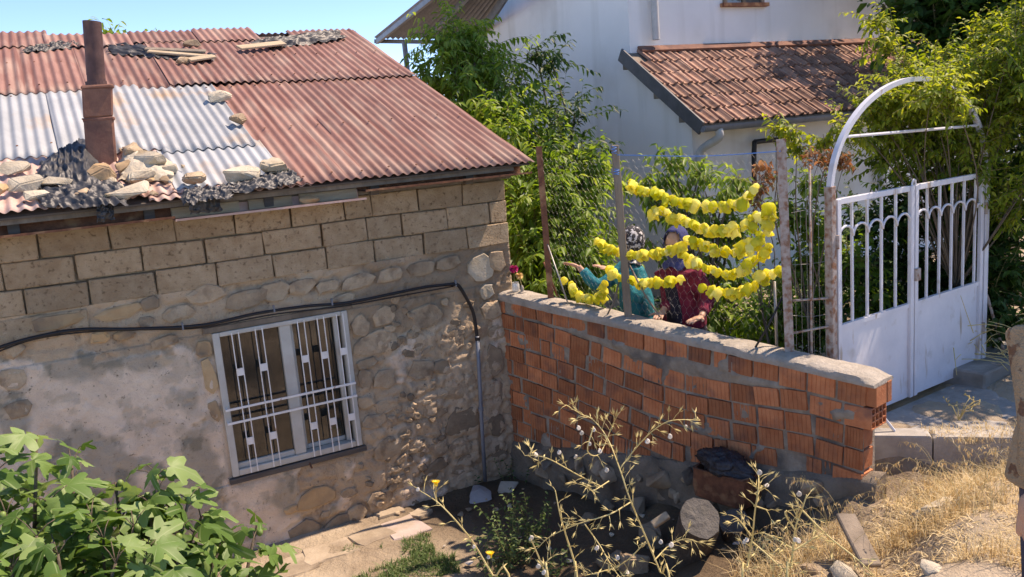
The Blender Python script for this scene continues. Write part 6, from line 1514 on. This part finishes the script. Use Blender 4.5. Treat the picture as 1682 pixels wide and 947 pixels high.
# ------------------------------------------------------------------ weeds
def stalk_plant(label, depth, stems, r0, seed, twiggy=1.0, flowers=()):
    """stems: list of pixel polylines at about the same distance"""
    r = random.Random(seed); P0 = D(*stems[0][0], depth); base = Vector((P0.x+.03, P0.y-.02, gz(P0.x, P0.y)))
    root = empty('dry_weed', base, label, 'weed', 'tall dry weeds in the foreground')
    mb = MB(); lv = MB(); tips = []
    for si, pts in enumerate(stems):
        P = [D(x, y, depth+.05*math.sin(i*1.3+si)) for i, (x, y) in enumerate(pts)]
        if si == 0: P = [base]+P
        P = spline(P, 5); rad = list(np.linspace(r0*(1 if si == 0 else .62), r0*.34, len(P))); mb.tube(P, rad, 6)
        for i in range(6 if si == 0 else 2, len(P)):
            if r.random() < .95*twiggy:
                d = (P[i]-P[i-1]).normalized(); o_ = d.orthogonal(); o_.rotate(Matrix.Rotation(r.uniform(0,6.28), 3, d)); q = P[i]+(o_*.8+d*.7).normalized()*r.uniform(.010,.026)
                mb.tube([P[i], P[i].lerp(q, .5)+Vector((0,0,.002)), q], [r0*.3, r0*.26, r0*.15], 4)
                u = (q-P[i]).normalized(); s_ = u.orthogonal().normalized()
                for t in range(3): 
                    s_.rotate(Matrix.Rotation(2.1, 3, u)); e = q+u*.017+s_*.006; lv.add([q, q+u*.007+s_*.003+u.cross(s_)*.0016, e, q+u*.007+s_*.003-u.cross(s_)*.0016], [(0,1,2,3)])
                tips.append(q)
    obj('stems', mb, M['strawstem'], root, sm=True); tag(obj('bracts', lv, M['strawstem'], root, recalc=False), kind='stuff')
    for (x, y) in flowers:
        c_ = D(x, y, depth); m2 = MB(); 
        for k in range(14):
            a = 6.283*k/14; e = c_+Rt*math.cos(a)*.011+Vector((0,0,.009))+Fw*math.sin(a)*.011; t_ = Vector((-math.sin(a), math.cos(a), 0))*.003; m2.add([c_, (c_+e)/2+t_, e, (c_+e)/2-t_], [(0,1,2,3)])
        m2.ell(c_, (.005,.005,.006), 8, 6); obj('flower', m2, M['yellow'], root, recalc=False)
    return tips
snails = []
d1 = 1.75
stalk_plant('tall branching dry yellow weed in front of the brick wall', d1, [
  [(1105,990),(1085,940),(1060,880),(1035,820),(1018,770),(998,720),(975,690),(955,680),(930,665)],
  [(1018,770),(1045,735),(1075,705),(1105,690),(1150,690)],
  [(990,800),(950,780),(905,755),(880,748),(862,748)],
  [(1035,825),(1000,845),(950,860),(905,880),(885,898)],
  [(975,700),(965,740),(985,745),(1005,700),(1010,690)],
  [(1060,890),(1030,920),(1000,935),(960,945)],
  [(1075,920),(1100,895),(1125,885),(1145,890)],
  [(960,860),(985,895),(1005,930),(1020,950)],
  [(1000,790),(975,805),(965,800)]], .0023, 1)
snails += [(x, y, d1) for x, y in ((955,711),(975,706),(968,729),(985,741),(918,743),(945,750),(880,747),(1063,725),(1100,717),(1126,701),(996,772),(1014,916),(1102,895),(1085,890),(1030,940),(950,703),(980,900))]
stalk_plant('slim dry weed with yellow flowers at the bottom left of centre', 1.9, [
  [(845,985),(810,945),(780,895),(755,862),(725,830),(705,815),(685,803)], [(718,828),(716,812),(716,797)], [(772,885),(776,880)]], .0026, 2, .45, [(716,795),(805,912)])
snails += [(x, y, 1.9) for x, y in ((778,898),(686,804),(802,915))]
stalk_plant('slim dry stalk rising beside the green weed', 1.85, [[(952,985),(945,930),(930,880),(920,845),(912,805)], [(928,870),(935,850)]], .003, 3, .5)
stalk_plant('dry stalk with buds at the lower edge left of the big weed', 1.7, [[(905,990),(898,950),(885,915),(872,885)], [(890,930),(905,915)]], .003, 4, .6)
snails += [(x, y, 1.7) for x, y in ((884,930),(893,940),(872,884))]
stalk_plant('upright dry stalk with white snails before the dark stones', 1.8, [[(1222,990),(1228,930),(1236,880),(1240,840),(1246,800),(1246,780)], [(1234,880),(1215,855),(1210,850)], [(1236,890),(1265,915),(1295,945)], [(1240,810),(1258,800)], [(1238,830),(1262,838)]], .003, 5, .8)
snails += [(x, y, 1.8) for x, y in ((1247,776),(1259,797),(1226,887),(1222,890))]
stalk_plant('forked dry stalk right of the stump with a round snail', 1.75, [[(1295,990),(1300,930),(1306,870),(1318,835),(1325,812)], [(1302,905),(1335,885),(1352,876)], [(1318,838),(1360,880),(1410,920),(1440,950)], [(1306,870),(1290,845),(1292,838)], [(1300,900),(1275,885),(1255,875)]], .0032, 6, .7)
snails += [(x, y, 1.75) for x, y in ((1312,811),(1305,886),(1311,888))]
sm_ = None
def snail_mesh():
    mb = MB(); P = []; Rr = []
    for k in range(34):
        t = k/33*4.6*math.pi; rr_ = .0015+.0046*(k/33)**1.3; P.append(Vector((rr_*math.cos(t), rr_*math.sin(t), .0028*(1-k/33)))); Rr.append(.0006+.0030*(k/33))
    mb.tube(P, Rr, 7); me = mb.mesh('snail_shell'); fixn(me); me.materials.append(M['snail']); smooth(me); return me
SM = snail_mesh(); rs = random.Random(19)
for x, y, d in snails:
    q = (CAM-D(x, y, d)).normalized(); R = (q+Vector((rs.gauss(0,.4), rs.gauss(0,.4), rs.gauss(0,.4)))).to_track_quat('Z', 'Y').to_matrix().to_4x4()
    o = inst('snail', SM, Matrix.Translation(D(x, y, d-.006)) @ R @ Matrix.Scale(rs.uniform(.5,.75), 4) @ Matrix.Scale(.75, 4, (0,0,1))); tag(o, {1.75:'small white snail on the tall branching dry weed',1.9:'small white snail on the slim flowering dry weed',1.7:'small white snail on the budded dry stalk at the lower edge',1.8:'small white snail on the upright dry stalk'}[d] if not (d == 1.75 and x > 1200) else 'small white snail on the forked dry stalk', 'snail', 'white snails on the dry weeds')

# green leafy weeds in the yard
def leafy(label, px, py, depth_guess, h, n, seed, m='leaf_weed', ll=.05, lw=.018, spread=.12, name='green_weed'):
    p = ground_hit(px, py); rng = np.random.default_rng(seed); root = empty(name, p, label, 'weed', 'green weeds in the yard'); tw = []
    for k in range(n): 
        a = rng.uniform(0, 6.28); tw.append((np.array(p)+np.array([math.cos(a), math.sin(a), 0])*rng.uniform(0, spread), [math.cos(a)*.3, math.sin(a)*.3, 1], h*rng.uniform(.5,1.1), rng.uniform(.2,.8)))
    arr, lines = twigs_leaves(tw, rng, ll, lw, .018, .25)
    me = leaves_mesh('leaves', *arr, M[m]); o = bpy.data.objects.new('leaves', me); COL.objects.link(o); attach(o, root)
    me = twig_mesh(lines, .003, M['twig'], 'stems'); o = bpy.data.objects.new('stems', me); COL.objects.link(o); attach(o, root)
leafy('bushy green weed standing in the dark yard shadow', 845, 925, 6, .55, 16, 1); leafy('tall thin green weed just behind the bushy one', 880, 900, 6, .50, 9, 2, spread=.08); leafy('low green weed at the bottom left of the shadow', 815, 945, 6, .35, 10, 3)
leafy('little green weed at the foot of the conduit', 780, 792, 8, .16, 9, 4, ll=.04); leafy('green sprout by the wall corner', 850, 790, 8, .25, 6, 5, ll=.035); leafy('low pale green weed at the bottom edge near the logs', 905, 945, 5, .18, 8, 6)
# short sparse turf: stuff
def blades(name, pts, hmin, hmax, w, m, label, seed, lean=.5, kind='stuff', seg=2):
    rng = np.random.default_rng(seed); n = len(pts); P = np.asarray(pts); a = rng.uniform(0, 6.28, n); h = rng.uniform(hmin, hmax, n); ln = rng.uniform(.1, lean, n)*h
    d = np.stack([np.cos(a), np.sin(a), np.zeros(n)], -1); s = np.stack([-np.sin(a), np.cos(a), np.zeros(n)], -1)*w*rng.uniform(.6,1.3,n)[:,None]
    up = np.array([0,0,1.])[None]*h[:,None]
    m1 = P+d*ln[:,None]*.35+up*.55; t = P+d*ln[:,None]*1.3+up*(1-.3*(ln/h)[:,None])
    V = np.stack([P-s, P+s, m1+s*.7, m1-s*.7, t], 1).reshape(-1, 3); o_ = (np.arange(n)*5)[:,None,None]
    T = np.array([[0,1,2],[0,2,3],[3,2,4]])[None]; me = npmesh(name, V, (o_+T).reshape(-1, 3), M[m], {'var': np.repeat(rng.uniform(0,1,n), 5)})
    o = bpy.data.objects.new(name, me); COL.objects.link(o); tag(o, label, None, None, kind); return o
def scatter(n, poly_px, seed, clump=0, zoff=0, dens=None):
    """points on the ground inside a pixel polygon"""
    rng = np.random.default_rng(seed); P = []
    xs_ = [p[0] for p in poly_px]; ys_ = [p[1] for p in poly_px]
    G3 = [ground_hit(x, y) for x, y in poly_px]; gx0 = min(p.x for p in G3); gx1 = max(p.x for p in G3); gy0_ = min(p.y for p in G3); gy1 = max(p.y for p in G3)
    poly = [(p.x, p.y) for p in G3]
    X = rng.uniform(gx0, gx1, n*6); Y = rng.uniform(gy0_, gy1, n*6); ins = np.zeros(len(X), bool); j = len(poly)-1
    for i in range(len(poly)):
        xi, yi = poly[i]; xj, yj = poly[j]; c_ = ((yi > Y) != (yj > Y)) & (X < (xj-xi)*(Y-yi)/(yj-yi+1e-12)+xi); ins ^= c_; j = i
    if clump: ins &= fbm(X*clump, Y*clump, seed) > (dens or .5)
    X = X[ins][:n]; Y = Y[ins][:n]; Z = ground_z(X, Y)
    return np.stack([X, Y, Z-.01+zoff], -1)
blades('turf', scatter(2600, [(560,905),(640,868),(720,860),(760,947),(560,960)], 4, 4, .0, .5), .02, .07, .004, 'leaf_weed', 'sparse low green turf in the sunny yard', 4, 1.2)
blades('dry_grass', np.concatenate([scatter(3000, [(1240,960),(1400,870),(1480,820),(1600,775),(1700,735),(1720,960)], 5, 3, 0, .54), scatter(700, [(1500,830),(1600,770),(1700,735),(1700,860),(1500,880)], 6), scatter(700, [(1200,960),(1230,900),(1320,900),(1330,970)], 7)]), .05, .20, .0022, 'straw', 'dry yellow grass covering the bank below the kerb', 5, 1.1)
pg = np.random.default_rng(3); kx = pg.uniform(1.45, 2.1, 700); ky = -3.3-(kx-1.3)*.75+pg.uniform(-.1,.22,700)
blades('dry_grass', np.stack([kx, ky, np.full(700, .99)], -1), .02, .10, .002, 'straw', 'strip of straw between the kerb and the path edging', 6, 1.3)
fl = scatter(3200, [(1300,960),(1430,850),(1500,800),(1700,730),(1720,960)], 8)
o = blades('dry_grass', fl+np.array([0,0,.012]), .012, .03, .003, 'straw', 'flattened straw litter on the bank', 8, 4.0)
# drooping brome heads above the bank
rng = np.random.default_rng(9); st_ = []; B = []; Dv = []; N = []; Ls = []; Ws = []; Va = []
src = np.concatenate([scatter(90, [(1430,830),(1560,750),(1700,740),(1660,860),(1450,900)], 11), scatter(60, [(1230,960),(1300,880),(1420,850),(1420,960)], 12)])
for p in src:
    a = rng.uniform(0, 6.28); h = rng.uniform(.16,.36); d = np.array([math.cos(a), math.sin(a), 0]); pts = [p]
    for t in np.linspace(.1, 1, 9): pts.append(p+np.array([0,0,h*math.sin(min(t*1.45, 1.45))])+d*h*.75*t**2+np.array([0,0,-.10*h*max(0, t-.75)*6]))
    st_.append(pts)
    for k in range(rng.integers(6, 12)):
        q = pts[-1-rng.integers(0, 3)]+rng.normal(0,.006,3); B.append(q); Dv.append(d*.3+np.array([0,0,-1])+rng.normal(0,.35,3)); N.append(rng.normal(0,1,3)); Ls.append(rng.uniform(.018,.032)); Ws.append(.006); Va.append(rng.uniform(.1,.9))
me = leaves_mesh('brome_heads', np.array(B), np.array(Dv), np.array(N), np.array(Ls), np.array(Ws), np.array(Va), M['straw']); o = bpy.data.objects.new('dry_seed_heads', me); COL.objects.link(o); tag(o, 'nodding dry seed heads above the bank', None, None, 'stuff')
me = twig_mesh([list(np.repeat(np.array(s), 2, axis=0)) for s in st_], .0013, M['strawstem'], 'stalks'); o2 = bpy.data.objects.new('dry_seed_stalks', me); COL.objects.link(o2); tag(o2, 'thin bent straw stalks above the bank', None, None, 'stuff')
# dry sticks heap at the right of the gate
mb = MB(); rs = random.Random(23); c = onZ(1655, 575, 1.2)
for k in range(60):
    a = c+Vector((rs.uniform(-.5,.6), rs.uniform(-.25,.35), rs.uniform(-.1,.25))); d = Vector((rs.gauss(0,1), rs.gauss(0,1), rs.gauss(0,.35))).normalized()*rs.uniform(.15,.4)
    mb.tube([a, a+d*.5+Vector((0,0,rs.uniform(-.03,.03))), a+d], [.004,.003,.002], 4)
o = obj('brush_heap', mb, M['strawstem']); tag(o, 'tangled heap of dry sticks right of the gate', None, None, 'stuff')
stalk_small = None
p = onZ(1575, 690, 1.0); mb = MB(); root = empty('path_weed', p, 'dry branching weed growing on the path before the gate', 'weed')
for k in range(7):
    a = rs.uniform(0,6.28); t = p+Vector((math.cos(a)*.09, math.sin(a)*.09, rs.uniform(.06,.16))); mb.tube([p, p.lerp(t, .5)+Vector((0,0,.03)), t], [.004,.003,.002], 5)
    for j in range(3): e = t+Vector((rs.gauss(0,.03), rs.gauss(0,.03), rs.uniform(0,.04))); mb.tube([t, e], [.003,.0015], 4); mb.ell(e, (.005,.005,.007), 6, 5)
obj('stems', mb, M['strawstem'], root, sm=True)
